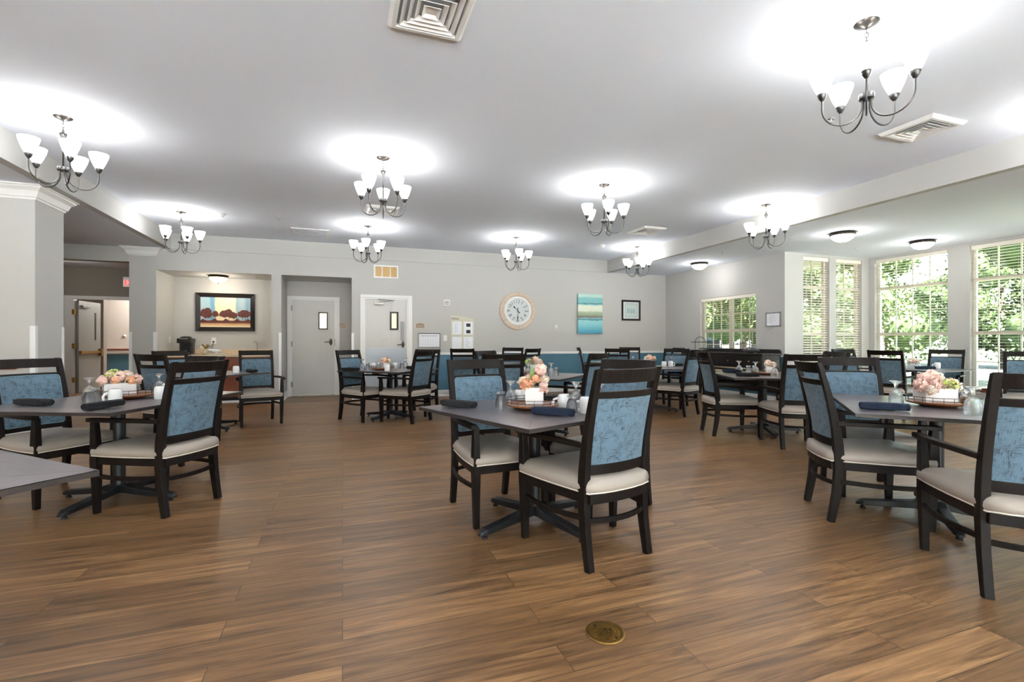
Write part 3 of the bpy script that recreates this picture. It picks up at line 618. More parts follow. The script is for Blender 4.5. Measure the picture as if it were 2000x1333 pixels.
# ------------------------------------------------------------------ chair prototype (origin between the rear feet, facing +Y)
def yb(z):
    P = [(0, 0), (.1, .018), (.2, .034), (.34, .046), (.5, .04), (.62, .026), (.78, -.006), (.9, -.036), (1.02, -.07)]
    for (a, ya), (b, y_) in zip(P, P[1:]):
        if z <= b: t = (z-a)/(b-a); return ya+(y_-ya)*t
    return P[-1][1]
def dy(z):   # half depth of the rear post
    return .019+.011*max(0, 1-abs(z-.42)/.42) if z < .84 else .019-.004*(z-.84)/.18
def make_chair():
    o = empty('dining_armchair')
    for s in (-1, 1):
        secs = []
        for z in (0, .05, .12, .2, .28, .34, .42, .5, .58, .66, .74, .82, .9, .96, 1.02):
            secs.append(((s*.207, yb(z), z), (.019, 0, 0), (0, dy(z), -.004)))
        MB().sweep(secs, 'wood').build('leg', o, .003)
        secs = []
        for z, hy, hx, yy in ((0, .017, .017, .53), (.18, .022, .02, .531), (.34, .03, .022, .533), (.42, .03, .021, .533), (.54, .024, .019, .536), (.628, .018, .018, .54)):
            secs.append(((s*(.245+.012*z), yy, z), (hx, 0, 0), (0, hy, 0)))
        MB().sweep(secs, 'wood').build('leg', o, .003)
        secs = []
        for i in range(9):
            t = i/8; y = .03+t*.535; x = .222+.05*sin(pi*(t*.75))+.012*t; z = .632+.006*sin(pi*t)
            secs.append(((s*x, y, z), (.013+.009*min(1, t*1.6), 0, 0), (0, 0, .0135)))
        MB().sweep(secs, 'wood').build('armrest', o, .004)
        secs = []
        for i in range(9):
            t = i/8; y = .03+t*.5; x = .212+.04*sin(pi*t)+.035*t; secs.append(((s*x, y, .262-.01*t), (.009, 0, 0), (0, 0, .013)))
        MB().sweep(secs, 'wood').build('stretcher', o, .002)
    secs = [((-.19+.38*i/8, .028-.045*(1-(2*i/8-1)**2), .245), (0, .009, 0), (0, 0, .013)) for i in range(9)]
    MB().sweep(secs, 'wood').build('stretcher', o, .002)
    def rail(z0, z1, bow, th=.0145):
        zc = (z0+z1)/2; t = (yb(z1)-yb(z0))/2
        return [((-.19+.38*i/10, yb(zc)-bow*(1-(2*i/10-1)**2), zc), (0, th, 0), (0, t, (z1-z0)/2)) for i in range(11)]
    MB().sweep(rail(.95, 1.02, .046), 'wood').build('top_rail', o, .003)
    MB().sweep(rail(.872, .908, .038), 'wood').build('middle_rail', o, .003)
    MB().sweep(rail(.475, .528, .028), 'wood').build('lower_rail', o, .003)
    # upholstered panel: curved grid, back side flush, front side domed
    def panel(z0, z1, hw, off, dome, rr, m, nx=12, nz=14, flip=False):
        vs = []; fs = []
        fz = [0, .006, .016, .032, .055, .09]+[.09+.82*k/9 for k in range(1, 9)]+[.91, .945, .968, .984, .994, 1]; nz = len(fz)-1
        for j in range(nz+1):
            z = z0+(z1-z0)*fz[j]
            e = min(fz[j], 1-fz[j])*(z1-z0); w_ = hw-(rr-math.sqrt(max(0, rr*rr-(rr-min(e, rr))**2)))
            for i in range(nx+1):
                u = 2*i/nx-1; x = u*w_; d = dome*(1-abs(u)**4)*(1-abs(2*fz[j]-1)**6)
                vs.append((x, yb(z)-(.028+.01*(z-.5)/.4)*(1-(x/.2)**2)+off+d, z))
        for j in range(nz):
            for i in range(nx):
                a = j*(nx+1)+i; q = (a, a+1, a+nx+2, a+nx+1); fs.append(q[::-1] if not flip else q)
        return vs, fs, nx, nz
    pb = MB(); vs, fs, nx, nz = panel(.512, .892, .187, .018, .018, .022, 'fabric'); pb.add(vs, fs, 'fabric', True)
    bd = [i for i in range(nx+1)]+[j*(nx+1)+nx for j in range(1, nz+1)]+[nz*(nx+1)+i for i in range(nx-1, -1, -1)]+[j*(nx+1) for j in range(nz-1, 0, -1)]
    ring = [vs[i] for i in bd]
    v2, f2, _, _ = panel(.51, .878, .19, -.006, -.003, .004, 'fabric', flip=True); pb.add(v2, f2, 'fabric', True)
    pb.add(ring+[(x, y-.024, z) for x, y, z in ring], [(k, (k+1) % len(ring), (k+1) % len(ring)+len(ring), k+len(ring)) for k in range(len(ring))], 'fabric', True)
    po = pb.build('back_panel', o)
    MB().tube([(x, y+.002, z) for x, y, z in ring], .0035, 'bluepipe', 5, closed=True).build('piping', po)
    # seat
    def outline(k=0., n=10):
        pts = []
        for i in range(n+1):   # right side from rear to front
            t = i/n; pts.append((.205+.038*sin(pi*t*.62)+.025*t+k*1, .0+.545*t))
        fr = [(x_, .545+k+.022*(1-(x_/.27)**2)) for x_ in (.2, .1, 0, -.1, -.2)]
        L = [(-x, y) for x, y in reversed(pts)]
        rear = [(x_, -k-.026*(1-(x_/.21)**2)) for x_ in (-.14, -.07, 0, .07, .14)]
        return pts+[(.245+k, .557+k)]+fr+[(-.245-k, .557+k)]+L+rear
    fo = outline(-.004)
    MB().prism(fo, .335, .388, 'wood').build('seat_frame', o, .003)
    cx0, cy0 = 0, .27
    def sc(k, z, q=1.0): return [(cx0+(x-cx0)*q, cy0+(y-cy0)*q, z) for x, y in outline(k)]
    sm = MB(); rs = [sc(-.004, .388), sc(.006, .394), sc(.012, .412), sc(.010, .43), sc(.0, .447), sc(-.018, .46), sc(-.018, .47, .8), sc(-.018, .478, .55), sc(-.018, .482, .28), sc(-.018, .483, .05)]
    sm.rings(rs, 'vinyl', True, True)
    so = sm.build('seat', o)
    MB().tube([(x, y, .392) for x, y, z in sc(.006, 0)], .0042, 'piping', 5, closed=True).build('piping', so)
    for s in (-1, 1):
        pass
    return o
chair = make_chair()

# ------------------------------------------------------------------ table prototype
def make_table(a, b, name='dining_table'):
    """a along local X, b along local Y"""
    o = empty(name); hx, hy = a/2, b/2; T = .73
    t = MB(); e = .004; w_ = .19
    t.box(-hx, hx, -hy, hy, T-.021, T-.002, 'tabledge')
    z = T
    X, Y = hx-.002, hy-.002; ix, iy = hx-w_, hy-w_; g = .0008
    for s in (-1, 1):
        t.add([(-X, s*Y, z), (X, s*Y, z), (ix-g, s*(iy+g), z), (-ix+g, s*(iy+g), z)], [(0, 1, 2, 3)] if s < 0 else [(3, 2, 1, 0)], 'tabA')
        t.add([(s*X, -Y+g*2, z), (s*X, Y-g*2, z), (s*(ix+g), iy-g, z), (s*(ix+g), -iy+g, z)], [(0, 1, 2, 3)] if s > 0 else [(3, 2, 1, 0)], 'tabB')
    t.add([(-ix, -iy, z), (ix, -iy, z), (ix, iy, z), (-ix, iy, z)], [(0, 1, 2, 3)], 'tabB')
    t.add([(-X, -Y, z-.001), (X, -Y, z-.001), (X, Y, z-.001), (-X, Y, z-.001)], [(0, 1, 2, 3)], 'seam')
    to = t.build('tabletop', o)
    MB().box(-.38, .38, -.03, .03, T-.05, T-.021, 'black').box(-.03, .03, -.38, .38, T-.05, T-.021, 'black').build('support_frame', o)
    MB().lathe([(.042, .09), (.038, .12), (.038, T-.05)], 'black', 20, cap=True).build('pedestal', o)
    for k in range(4):
        q = MB(); rz = Matrix.Rotation(k*pi/2, 4, 'Z')
        secs = []
        for xx, zc, hw, hh in ((.02, .085, .034, .03), (.06, .085, .034, .03), (.12, .07, .031, .024), (.26, .055, .03, .02), (.4, .042, .029, .017), (.425, .036, .022, .012), (.44, .03, .012, .006)):
            secs.append(((xx, 0, zc), (0, hw, 0), (0, 0, hh)))
        q.sweep(secs, 'black', rz)
        q.lathe([(.018, 0), (.018, .012), (.008, .014), (.008, .03)], 'rubber', 12, mx=rz @ Matrix.Translation((.4, 0, 0)), cap=True)
        q.build('base_foot', o, .006)
    return o
tab_s = make_table(1.067, 1.067); tab_l = make_table(1.067, 1.25)

# ------------------------------------------------------------------ tableware prototypes
def goblet_proto(name, h, rb, foot):
    """water goblet standing upside down"""
    o = empty(name); hb = h*.66
    b = MB(); prof = [(rb*.9, 0), (rb*.97, hb*.14), (rb*1.0, hb*.34), (rb*.94, hb*.55), (rb*.74, hb*.8), (rb*.42, hb*.96), (.010, hb*1.02)]
    b.lathe(prof, 'glass', 28).lathe([(r_-.002 if r_ > .012 else .002, z-(.003 if z > hb*.9 else 0)) for r_, z in prof][::-1], 'glass', 28).build('bowl', o)
    MB().lathe([(.012, hb*1.0), (.009, hb*1.08), (.009, h*.8), (.014, h*.88), (.026, h*.955), (foot, h*.985), (foot, h), (.001, h)], 'glass', 28).build('foot', o)
    return o
gob = goblet_proto('water_goblet', .165, .042, .036)
def tumbler_proto():
    o = empty('juice_glass'); prof = [(.036, 0), (.035, .03), (.029, .07), (.022, .088), (.027, .098), (.028, .104)]
    MB().lathe(prof, 'glass', 22).lathe([(r_-.002, z+.001) for r_, z in prof[:4]]+[(.001, .09)], 'glass', 22).build('bowl', o)
    MB().lathe([(.001, .104), (.028, .104), (.028, .108), (.001, .108)], 'glass', 22).build('base', o)
    return o
tum = tumbler_proto()
def mug_proto():
    o = empty('coffee_mug')   # standing upside down
    b = MB(); b.lathe([(.036, 0), (.04, .004), (.0405, .06), (.038, .086), (.032, .093), (.03, .097), (.001, .095)], 'china', 28); b.lathe([(.0375, .001), (.037, .08), (.001, .085)], 'china', 20); b.build('cup', o)
    MB().tube([(.038, 0, .02), (.055, 0, .015), (.068, 0, .026), (.07, 0, .045), (.062, 0, .064), (.038, 0, .072)], .0052, 'china', 8, flat=1.5).build('handle', o)
    return o
mug = mug_proto()
def napkin_proto(m, name='rolled_napkin'):
    b = MB(); rs = []; L = .245; rd = random.Random(5 if m == 'navy' else 9); N = 14
    for i in range(15):
        t = i/14; x = (t-.5)*L; q = 1-.12*abs(2*t-1)**2+rd.uniform(-.04, .04)
        rs.append([(x+.012*sin(3*pi*t)*sin(2*pi*k/N), .033*q*cos(2*pi*k/N+.3*t), .025+.025*q*sin(2*pi*k/N+.3*t)*(1 if sin(2*pi*k/N) > 0 else .98)) for k in range(N)])
    b.rings(rs, m, True, True)
    # spiral edges at both ends and the loose flap
    for s in (-1, 1):
        sp = [(s*(L/2+.001), .027*(1-k/22)*cos(k*.8), .025+.02*(1-k/22)*sin(k*.8)) for k in range(18)]
        b.tube(sp, .0022, m, 5)
    b.sweep([((-L*.32, -.028, .03), (.05, 0, 0), (0, .001, .014)), ((0.0, -.0335, .027), (.07, 0, 0), (0, .001, .016)), ((L*.3, -.030, .02), (.03, 0, 0), (0, .001, .012))], m)
    return b.build(name)
napb = napkin_proto('napkin'); napn = napkin_proto('navy')
def tray_proto():
    o = empty('serving_tray')
    MB().lathe([(.001, 0), (.09, 0), (.1, .006), (.12, .012), (.165, .022), (.17, .03), (.168, .034), (.16, .03), (.001, .028)], 'trayw', 40).build('turntable', o)
    g = MB()
    for z in (.046, .066): g.tube([(.167*cos(2*pi*k/40), .167*sin(2*pi*k/40), z) for k in range(40)], .0018, 'darkmetal', 5, closed=True)
    for k in range(20): a = 2*pi*k/20; g.tube([(.167*cos(a), .167*sin(a), .03), (.167*cos(a), .167*sin(a), .066)], .0015, 'darkmetal', 4)
    g.build('wire_gallery', o); return o
tray = tray_proto()
def shaker_proto(fill, name):
    o = empty(name)
    MB().lathe([(.021, 0), (.022, .01), (.018, .05), (.016, .064)], 'glass', 14).build('jar', o)
    MB().lathe([(.001, .003), (.018, .003), (.0155, .04), (.001, .042)], fill, 12).build('filling', o)
    MB().lathe([(.017, .062), (.018, .07), (.015, .08), (.006, .086), (.001, .087)], 'chrome', 14).build('cap', o)
    return o
shs = shaker_proto('salt', 'salt_shaker'); shp = shaker_proto('pepper', 'pepper_shaker')

def petal_blossom(m, r, rd, nl=4):
    """ruffled bloom: rings of small curled petals over a dome"""
    mb = MB(); mb.sphere((0, 0, 0), r*.55, m, 8, 5, (1, 1, .8))
    for layer in range(6):
        th = R([12, 34, 56, 76, 96, 112][layer]); n = [4, 8, 11, 12, 12, 9][layer]; rr = r*(.86+.14*sin(layer*1.3))
        for k in range(n):
            a = 2*pi*k/n+layer*.7+rd.uniform(-.2, .2); t2 = th+rd.uniform(-.12, .12)
            nrm = Vector((sin(t2)*cos(a), sin(t2)*sin(a), cos(t2))); base = nrm*rr*.55
            up = (Vector((0, 0, 1))-nrm*nrm.z); up = up.normalized() if up.length > .05 else Vector((cos(a), sin(a), 0))
            tw = rd.uniform(-.5, .5); up = (Matrix.Rotation(tw, 3, nrm) @ up); si = nrm.cross(up); L = rr*rd.uniform(.42, .6); W = rr*rd.uniform(.24, .34)
            vs = []
            for i in range(4):
                t = i/3
                for j in (-1, 0, 1):
                    w_ = W*sin(pi*(.12+.76*t)); p = base+nrm*(L*t)*(.95-.25*t)+up*(L*.55*t*t)+si*(j*w_)+nrm*(abs(j)*w_*.35)+nrm*rd.uniform(-.05, .05)*rr*t
                    vs.append(tuple(p))
            mb.add(vs, [(i*3+j, i*3+j+1, i*3+j+4, i*3+j+3) for i in range(3) for j in range(2)], m, True)
    return mb
def flower_proto(vw, vd, vh, layout, name='flower_arrangement', seed=3, berries=None, vase='ceramic'):
    rd = random.Random(seed); o = empty(name)
    v = MB(); t = .005
    v.box(-vw/2, vw/2, -vd/2, vd/2, 0, .008, vase)
    v.box(-vw/2, vw/2, -vd/2, -vd/2+t, .008, vh, vase).box(-vw/2, vw/2, vd/2-t, vd/2, .008, vh, vase).box(-vw/2, -vw/2+t, -vd/2+t, vd/2-t, .008, vh, vase).box(vw/2-t, vw/2, -vd/2+t, vd/2-t, .008, vh, vase)
    v.box(-vw/2+t, vw/2-t, -vd/2+t, vd/2-t, .01, vh-.02, 'green')
    v.build('planter', o, .0015)
    for (x, y, z, r_, m) in layout:
        b = petal_blossom(m, r_, rd)
        bo = b.build('blossom', o, loc=(x, y, z)); bo.rotation_euler = (-y*6+rd.uniform(-.3, .3), x*6+rd.uniform(-.3, .3), rd.uniform(0, 6))
    for k in range(14):
        a = rd.uniform(0, 2*pi); d = rd.uniform(.03, vw*.5+.03); x, y = d*cos(a), d*sin(a)*min(1, vd/vw+.3); L = rd.uniform(.035, .06); z = vh+rd.uniform(.0, .06)
        A = Vector((cos(a), sin(a), rd.uniform(-.2, .9))).normalized(); B = A.cross(Vector((0, 0, 1))).normalized()*L*.3; P = Vector((x, y, z))
        MB().add([tuple(P), tuple(P+A*L*.5+B), tuple(P+A*L), tuple(P+A*L*.5-B)], [(0, 1, 2, 3)], 'green', True).build('leaf', o)
    if vw < .12 and vh > .1:
        MB().add([(-.012, -.01, vh), (-.03, -.015, vh+.07), (-.016, -.012, vh+.15), (.002, -.008, vh+.08)], [(0, 1, 2, 3)], 'green').build('leaf', o)
    if berries:
        bb = MB(); bx, by, bz = berries
        for k in range(34):
            u = rd.uniform(-1, 1); a = rd.uniform(0, 2*pi); w_ = math.sqrt(1-u*u); bb.sphere((bx+.045*w_*cos(a), by+.032*w_*sin(a), bz+.03*u), .0085, 'lime', 7, 5)
        bb.build('berry_cluster', o)
    return o
fl_c = flower_proto(.115, .115, .105, [(-.05, -.03, .115, .055, 'peach'), (-.075, .01, .13, .045, 'cream'), (-.03, .03, .145, .05, 'pink'), (.055, -.045, .1, .045, 'pink'), (.06, .01, .14, .045, 'cream'), (.015, -.02, .15, .04, 'peach'), (.035, .0, .205, .052, 'pink'), (-.01, .05, .13, .045, 'pink')], seed=3)
fl_l = flower_proto(.19, .1, .085, [(-.09, -.02, .1, .05, 'pink'), (-.05, .02, .125, .05, 'pink'), (0, -.03, .12, .055, 'pink'), (.05, .01, .13, .05, 'cream'), (.095, -.02, .1, .05, 'pink'), (.02, .04, .125, .045, 'cream'), (-.03, -.05, .1, .04, 'peach'), (.06, -.05, .095, .045, 'peach')], seed=4, berries=(-.035, -.005, .155))
fl_r = flower_proto(.2, .115, .09, [(-.1, -.03, .1, .06, 'pink'), (-.06, .01, .13, .062, 'pink'), (0, .03, .15, .062, 'pink'), (-.03, -.05, .105, .055, 'pink'), (.05, .04, .135, .058, 'cream'), (.115, .0, .1, .06, 'pink'), (-.07, -.07, .07, .045, 'cream')], seed=6, berries=(.05, -.05, .115))
fl_s = flower_proto(.09, .09, .08, [(-.04, -.02, .09, .045, 'pink'), (.0, .02, .115, .05, 'pink'), (.04, -.02, .095, .045, 'cream'), (-.03, .04, .1, .04, 'cream'), (0, -.04, .095, .045, 'peach')], seed=7, berries=(.055, .0, .1))

# ------------------------------------------------------------------ tables
CH = 'blue backed armchairs around the dining tables'; TB = 'dark square dining tables'
TBL = [
    (tab_s, (1.16, 2.86), 21, 'dark grey dining table with tray of peach flowers, foreground centre'),
    (tab_l, (-1.545, 4.29), 66-90, 'dark grey dining table with wide pink flower planter, left foreground'),
    (tab_l, (3.69, 2.06), 43.5-90, 'dark grey dining table with lime berry planter, right foreground'),
    (tab_s, (-1.52, 1.96), 46, 'bare dark table corner cut off at the lower left edge'),
    (tab_s, (-1.69, 7.34), 45, 'dark dining table in front of the coffee counter'),
    (tab_s, (.68, 7.48), 48, 'dark dining table in front of the two grey doors'),
    (tab_s, (2.30, 5.63), 44, 'dark dining table directly behind the centre foreground one'),
    (tab_s, (2.70, 8.98), 30, 'dark dining table by the back wall under the wooden clock'),
    (tab_s, (5.35, 8.62), 30, 'dark dining table by the back wall below the teal seascape'),
    (tab_s, (4.85, 6.80), 48, 'dark dining table between the clock wall and the sideboard'),
    (tab_l, (5.06, 4.72), 62-90, 'dark dining table in front of the black sideboard'),
    (tab_s, (8.42, 5.0), 5, 'dark dining table standing in the bay by the windows'),
]
for i, (p, (x, y), r_, lab) in enumerate(TBL): place(p, (x, y, 0), R(r_), lab, 'table', TB)

CHAIRS = [
    (1.37, 2.19, 102.4, 'armchair seen from behind, nearest in the centre of the picture'),
    (.955, 3.44, 277.4, 'armchair facing the camera at the left side of the centre foreground table'),
    (1.96, 3.09, 206.7, 'armchair half hidden behind the nearest centre armchair'),
    (-.98, 3.90, 147.1, 'armchair seen from behind at the left foreground table'),
    (-2.26, 4.73, 322.6, 'armchair cut off by the left edge, facing the pink flower planter'),
    (-1.24, 5.09, 232.1, 'armchair at the far right side of the left foreground table'),
    (3.07, 2.41, 327.3, 'armchair seen from the side at the left of the right foreground table'),
    (2.90, 1.20, 49.9, 'armchair cut off by the right edge, nearest to the camera, seen from behind'),
    (4.02, 2.86, 235.0, 'armchair on the far side of the right foreground table, behind the cut off one'),
    (-1.87, 6.09, 53.2, 'armchair with back to the camera, in front of the hall opening'),
    (-2.25, 7.95, 312.0, 'armchair mostly hidden in front of the coffee maker end of the counter'),
    (-1.19, 7.91, 285.6, 'armchair in front of the cherry cabinet, turned to the room'),
    (.12, 7.69, 310, 'armchair on the left of the table before the grey doors'),
    (1.07, 6.92, 133.0, 'armchair seen from behind at the table before the grey doors'),
    (1.30, 7.97, 235.0, 'armchair behind the right one at the table before the grey doors'),
    (1.62, 4.91, 76.7, 'armchair with its back to the camera, behind the centre table navy napkin'),
    (2.72, 4.89, 122.3, 'armchair on the right of the table behind the centre foreground one'),
    (1.95, 6.52, 303.1, 'armchair facing the camera on the far left of the second centre table'),
    (2.08, 8.60, 62.0, 'armchair with its back to the camera just below the menu board'),
    (3.33, 9.45, 235.0, 'armchair against the back wall below the left of the clock'),
    (3.25, 8.21, 121.8, 'armchair with its back to the camera below the clock'),
    (4.87, 9.27, 330.0, 'armchair seen side on at the left end of the table below the teal seascape'),
    (4.84, 7.83, 60.0, 'armchair with its back to the camera below the teal seascape'),
    (6.01, 9.20, 240.0, 'armchair against the back wall below the small framed print'),
    (6.38, 8.12, 170.0, 'armchair seen edge on near the back right corner'),
    (5.68, 7.23, 215.0, 'armchair facing the camera left of the two tier rack'),
    (5.11, 6.11, 111.9, 'armchair with its back to the camera left of the sideboard'),
    (4.34, 4.90, 338.3, 'armchair seen from the side left of the sideboard table'),
    (4.61, 3.78, 62.0, 'armchair with its back to the camera right of the sideboard table'),
    (6.01, 4.53, 165.0, 'armchair on the far right of the sideboard table, turned to it'),
    (8.12, 5.86, 262.0, 'armchair in the bay nearest the narrow windows'),
    (7.65, 4.91, 12.0, 'armchair with its back to the camera in the bay'),
    (9.14, 4.98, 196.0, 'armchair in the bay between the two wide windows'),
    (8.5, 3.72, 205.0, 'armchair cut off by the right edge in front of the end window'),
]
for x, y, r_, lab in CHAIRS:
    place(chair, (x, y, 0), R(r_-90), 'blue '+lab, 'chair', CH)

# ------------------------------------------------------------------ things on the tables
Z = .7305
GG = 'glasses turned upside down on the tables'; MG = 'white mugs turned upside down'; NP = 'rolled napkins on the tables'; TR = 'round wooden trays with wire gallery'; FA = 'flower arrangements on the tables'
def nap(p, a, b, lab):
    (x0, y0), (x1, y1) = a, b
    place(p, ((x0+x1)/2, (y0+y1)/2, Z), math.atan2(y1-y0, x1-x0), lab, 'napkin', NP)
T1, T2, T3 = 'centre foreground table', 'left foreground table', 'right foreground table'
# centre table
place(tray, (1.14, 2.84, Z), .3, 'round wooden tray with wire gallery on the '+T1, 'tray', TR)
place(fl_c, (1.165, 2.875, Z+.0285), R(-22), 'tall peach and pink flowers in white square planter, '+T1, 'flowers', FA)
place(gob, (1.06, 3.035, Z), 0, 'upside down goblet behind the tray, '+T1, 'glass', GG)
place(tum, (.955, 2.93, Z), 0, 'small upside down glass left of the tray, '+T1, 'glass', GG)
place(mug, (1.145, 3.09, Z), 1.9, 'white mug behind the planter, '+T1, 'mug', MG)
place(gob, (1.425, 2.80, Z), 0, 'upside down goblet behind the white mugs, '+T1, 'glass', GG)
place(gob, (1.56, 2.72, Z), 0, 'upside down goblet beside the near armchair post, '+T1, 'glass', GG)
place(tum, (1.275, 2.56, Z), 0, 'small upside down glass in front of the white mugs, '+T1, 'glass', GG)
place(mug, (1.31, 2.74, Z), 2.9, 'white mug behind the small glass, '+T1, 'mug', MG)
place(mug, (1.37, 2.56, Z), 2.7, 'white mug next to the near armchair post, '+T1, 'mug', MG)
nap(napb, (.625, 3.13), (.79, 2.95), 'black rolled napkin at the left corner of the '+T1)
nap(napn, (1.05, 2.62), (1.23, 2.43), 'navy rolled napkin in front of the tray, '+T1)
nap(napb, (1.33, 3.12), (1.5, 3.0), 'black rolled napkin at the far side of the '+T1)
# left table
place(tray, (-1.51, 4.36, Z), 0, 'round wooden tray with wire gallery on the '+T2, 'tray', TR)
place(fl_l, (-1.585, 4.40, Z+.0285), R(28), 'pink and cream flowers in wide white planter, '+T2, 'flowers', FA)
place(tum, (-1.60, 3.98, Z), 0, 'small upside down glass left of the front mug, '+T2, 'glass', GG)
place(tum, (-1.62, 4.10, Z), 0, 'small upside down glass behind the other small one, '+T2, 'glass', GG)
place(gob, (-1.72, 4.28, Z), 0, 'upside down goblet left of the planter, '+T2, 'glass', GG)
place(mug, (-1.49, 4.07, Z), 3.9, 'white mug in front of the planter, '+T2, 'mug', MG)
place(gob, (-1.40, 4.62, Z), 0, 'upside down goblet right of the tray, '+T2, 'glass', GG)
place(mug, (-1.27, 4.22, Z), 1.2, 'white mug beside the armchair back, '+T2, 'mug', MG)
place(mug, (-1.30, 4.48, Z), 1.2, 'white mug behind the other right hand one, '+T2, 'mug', MG)
nap(napb, (-2.05, 4.12), (-1.8, 3.99), 'black rolled napkin at the far left of the '+T2)
nap(napb, (-1.49, 3.62), (-1.37, 3.87), 'black rolled napkin in front of the mug, '+T2)
nap(napn, (-.93, 4.33), (-1.06, 4.53), 'navy rolled napkin at the right corner of the '+T2)
# right table
place(tray, (3.70, 2.06, Z), 1, 'round dark tray with wire gallery on the '+T3, 'tray', TR)
place(fl_r, (3.71, 2.08, Z+.0285), R(-24), 'pink flowers with lime berries in white planter, '+T3, 'flowers', FA)
place(shp, (3.79, 1.96, Z+.0285), 0, 'pepper shaker on the tray, left one of the pair', 'shaker', None)
place(shs, (3.84, 1.99, Z+.0285), 0, 'salt shaker on the tray, right one of the pair', 'shaker', None)
place(gob, (3.47, 2.17, Z), 0, 'upside down goblet behind the navy napkin, '+T3, 'glass', GG)
place(gob, (3.46, 1.75, Z), 0, 'upside down goblet right of the tray, '+T3, 'glass', GG)
place(gob, (3.87, 1.86, Z), 0, 'upside down goblet beside the cut off armchair, '+T3, 'glass', GG)
nap(napn, (3.06, 2.13), (3.25, 1.95), 'navy rolled napkin on the '+T3)
# table before the doors
t4 = 'table before the grey doors'
place(tray, (.56, 7.36, Z), 0, 'round wooden tray on the '+t4, 'tray', TR)
place(fl_s, (.60, 7.42, Z+.0285), .4, 'pink flowers in small planter on the '+t4, 'flowers', FA)
place(shs, (.50, 7.30, Z+.0285), 0, 'salt shaker left of the planter, '+t4, 'shaker', None)
place(mug, (.60, 7.05, Z), 1.6, 'white mug in front of the tray, '+t4, 'mug', MG)
place(mug, (.44, 7.60, Z), 2.6, 'white mug at the far left of the tray, '+t4, 'mug', MG)
place(mug, (.76, 7.58, Z), .6, 'white mug at the far right of the tray, '+t4, 'mug', MG)
place(gob, (.27, 7.33, Z), 0, 'upside down goblet left of the tray, '+t4, 'glass', GG)
place(tum, (.35, 7.43, Z), 0, 'small upside down glass left of the tray, '+t4, 'glass', GG)
place(tum, (.86, 7.52, Z), 0, 'small upside down glass right of the tray, '+t4, 'glass', GG)
place(gob, (.92, 7.60, Z), 0, 'upside down goblet right of the tray, '+t4, 'glass', GG)
nap(napb, (.02, 7.33), (.2, 7.24), 'black rolled napkin at the left corner, '+t4)
nap(napb, (.96, 7.45), (1.12, 7.36), 'black rolled napkin at the right corner, '+t4)
# coffee counter table
t5 = 'table in front of the coffee counter'
place(tray, (-1.68, 7.42, Z), 0, 'round wooden tray on the '+t5, 'tray', TR)
place(fl_s, (-1.68, 7.42, Z+.0285), 1.4, 'cream and green flowers seen through an armchair back, '+t5, 'flowers', FA)
place(mug, (-1.34, 7.28, Z), 2.0, 'white mug alone at the right of the '+t5, 'mug', MG)
nap(napb, (-1.1, 7.22), (-1.22, 7.42), 'black rolled napkin at the right corner of the '+t5)
# second centre table
t6 = 'table behind the centre foreground one'
place(tray, (2.30, 5.66, Z), 0, 'round wooden tray on the '+t6, 'tray', TR)
place(fl_s, (2.31, 5.66, Z+.0285), 2.6, 'pink flowers with a lime sprig on the '+t6, 'flowers', FA, (1.3, 1.3, 1.3))
place(mug, (2.19, 5.80, Z), 1, 'white mug left of the planter, '+t6, 'mug', MG)
place(gob, (2.12, 5.42, Z), 0, 'upside down goblet in front of the planter, '+t6, 'glass', GG)
place(gob, (2.38, 5.33, Z), 0, 'upside down goblet, left one of the right hand pair, '+t6, 'glass', GG)
place(tum, (2.46, 5.36, Z), 0, 'small glass, right one of the right hand pair, '+t6, 'glass', GG)
# table left of the sideboard
t7 = 'table between clock wall and sideboard'
place(fl_s, (4.87, 6.85, Z), .2, 'pale pink flowers with lime berries on the '+t7, 'flowers', FA, (1.25, 1.25, 1.25))
place(mug, (4.96, 6.60, Z), .9, 'white mug right of the flowers, '+t7, 'mug', MG)
place(mug, (5.18, 6.72, Z), -.4, 'white mug at the right corner, '+t7, 'mug', MG)
place(gob, (5.25, 6.80, Z), 0, 'upside down goblet behind the mug, '+t7, 'glass', GG)
place(gob, (4.72, 7.12, Z), 0, 'upside down goblet left of the flowers, '+t7, 'glass', GG)
nap(napb, (5.28, 6.86), (5.42, 6.78), 'black rolled napkin beyond the mugs, '+t7)
# sideboard table
t8 = 'table before the sideboard'
place(tray, (5.10, 4.72, Z), 0, 'round wooden tray on the '+t8, 'tray', TR)
place(fl_s, (5.12, 4.68, Z+.0285), .9, 'pink flowers in white planter on the '+t8, 'flowers', FA)
place(shs, (4.98, 4.80, Z+.0285), 0, 'salt shaker on the tray of the '+t8, 'shaker', None)
place(gob, (4.96, 5.02, Z), 0, 'upside down goblet, left one of three, '+t8, 'glass', GG)
place(tum, (5.02, 4.92, Z), 0, 'small upside down glass between two goblets, '+t8, 'glass', GG)
place(gob, (4.93, 4.72, Z), 0, 'upside down goblet, right one of three, '+t8, 'glass', GG)
place(gob, (4.90, 4.41, Z), 0, 'upside down goblet in front of the tray, '+t8, 'glass', GG)
nap(napn, (4.92, 5.22), (4.98, 5.03), 'navy rolled napkin at the far end of the '+t8)
nap(napb, (4.52, 4.60), (4.66, 4.42), 'black rolled napkin at the near corner of the '+t8)
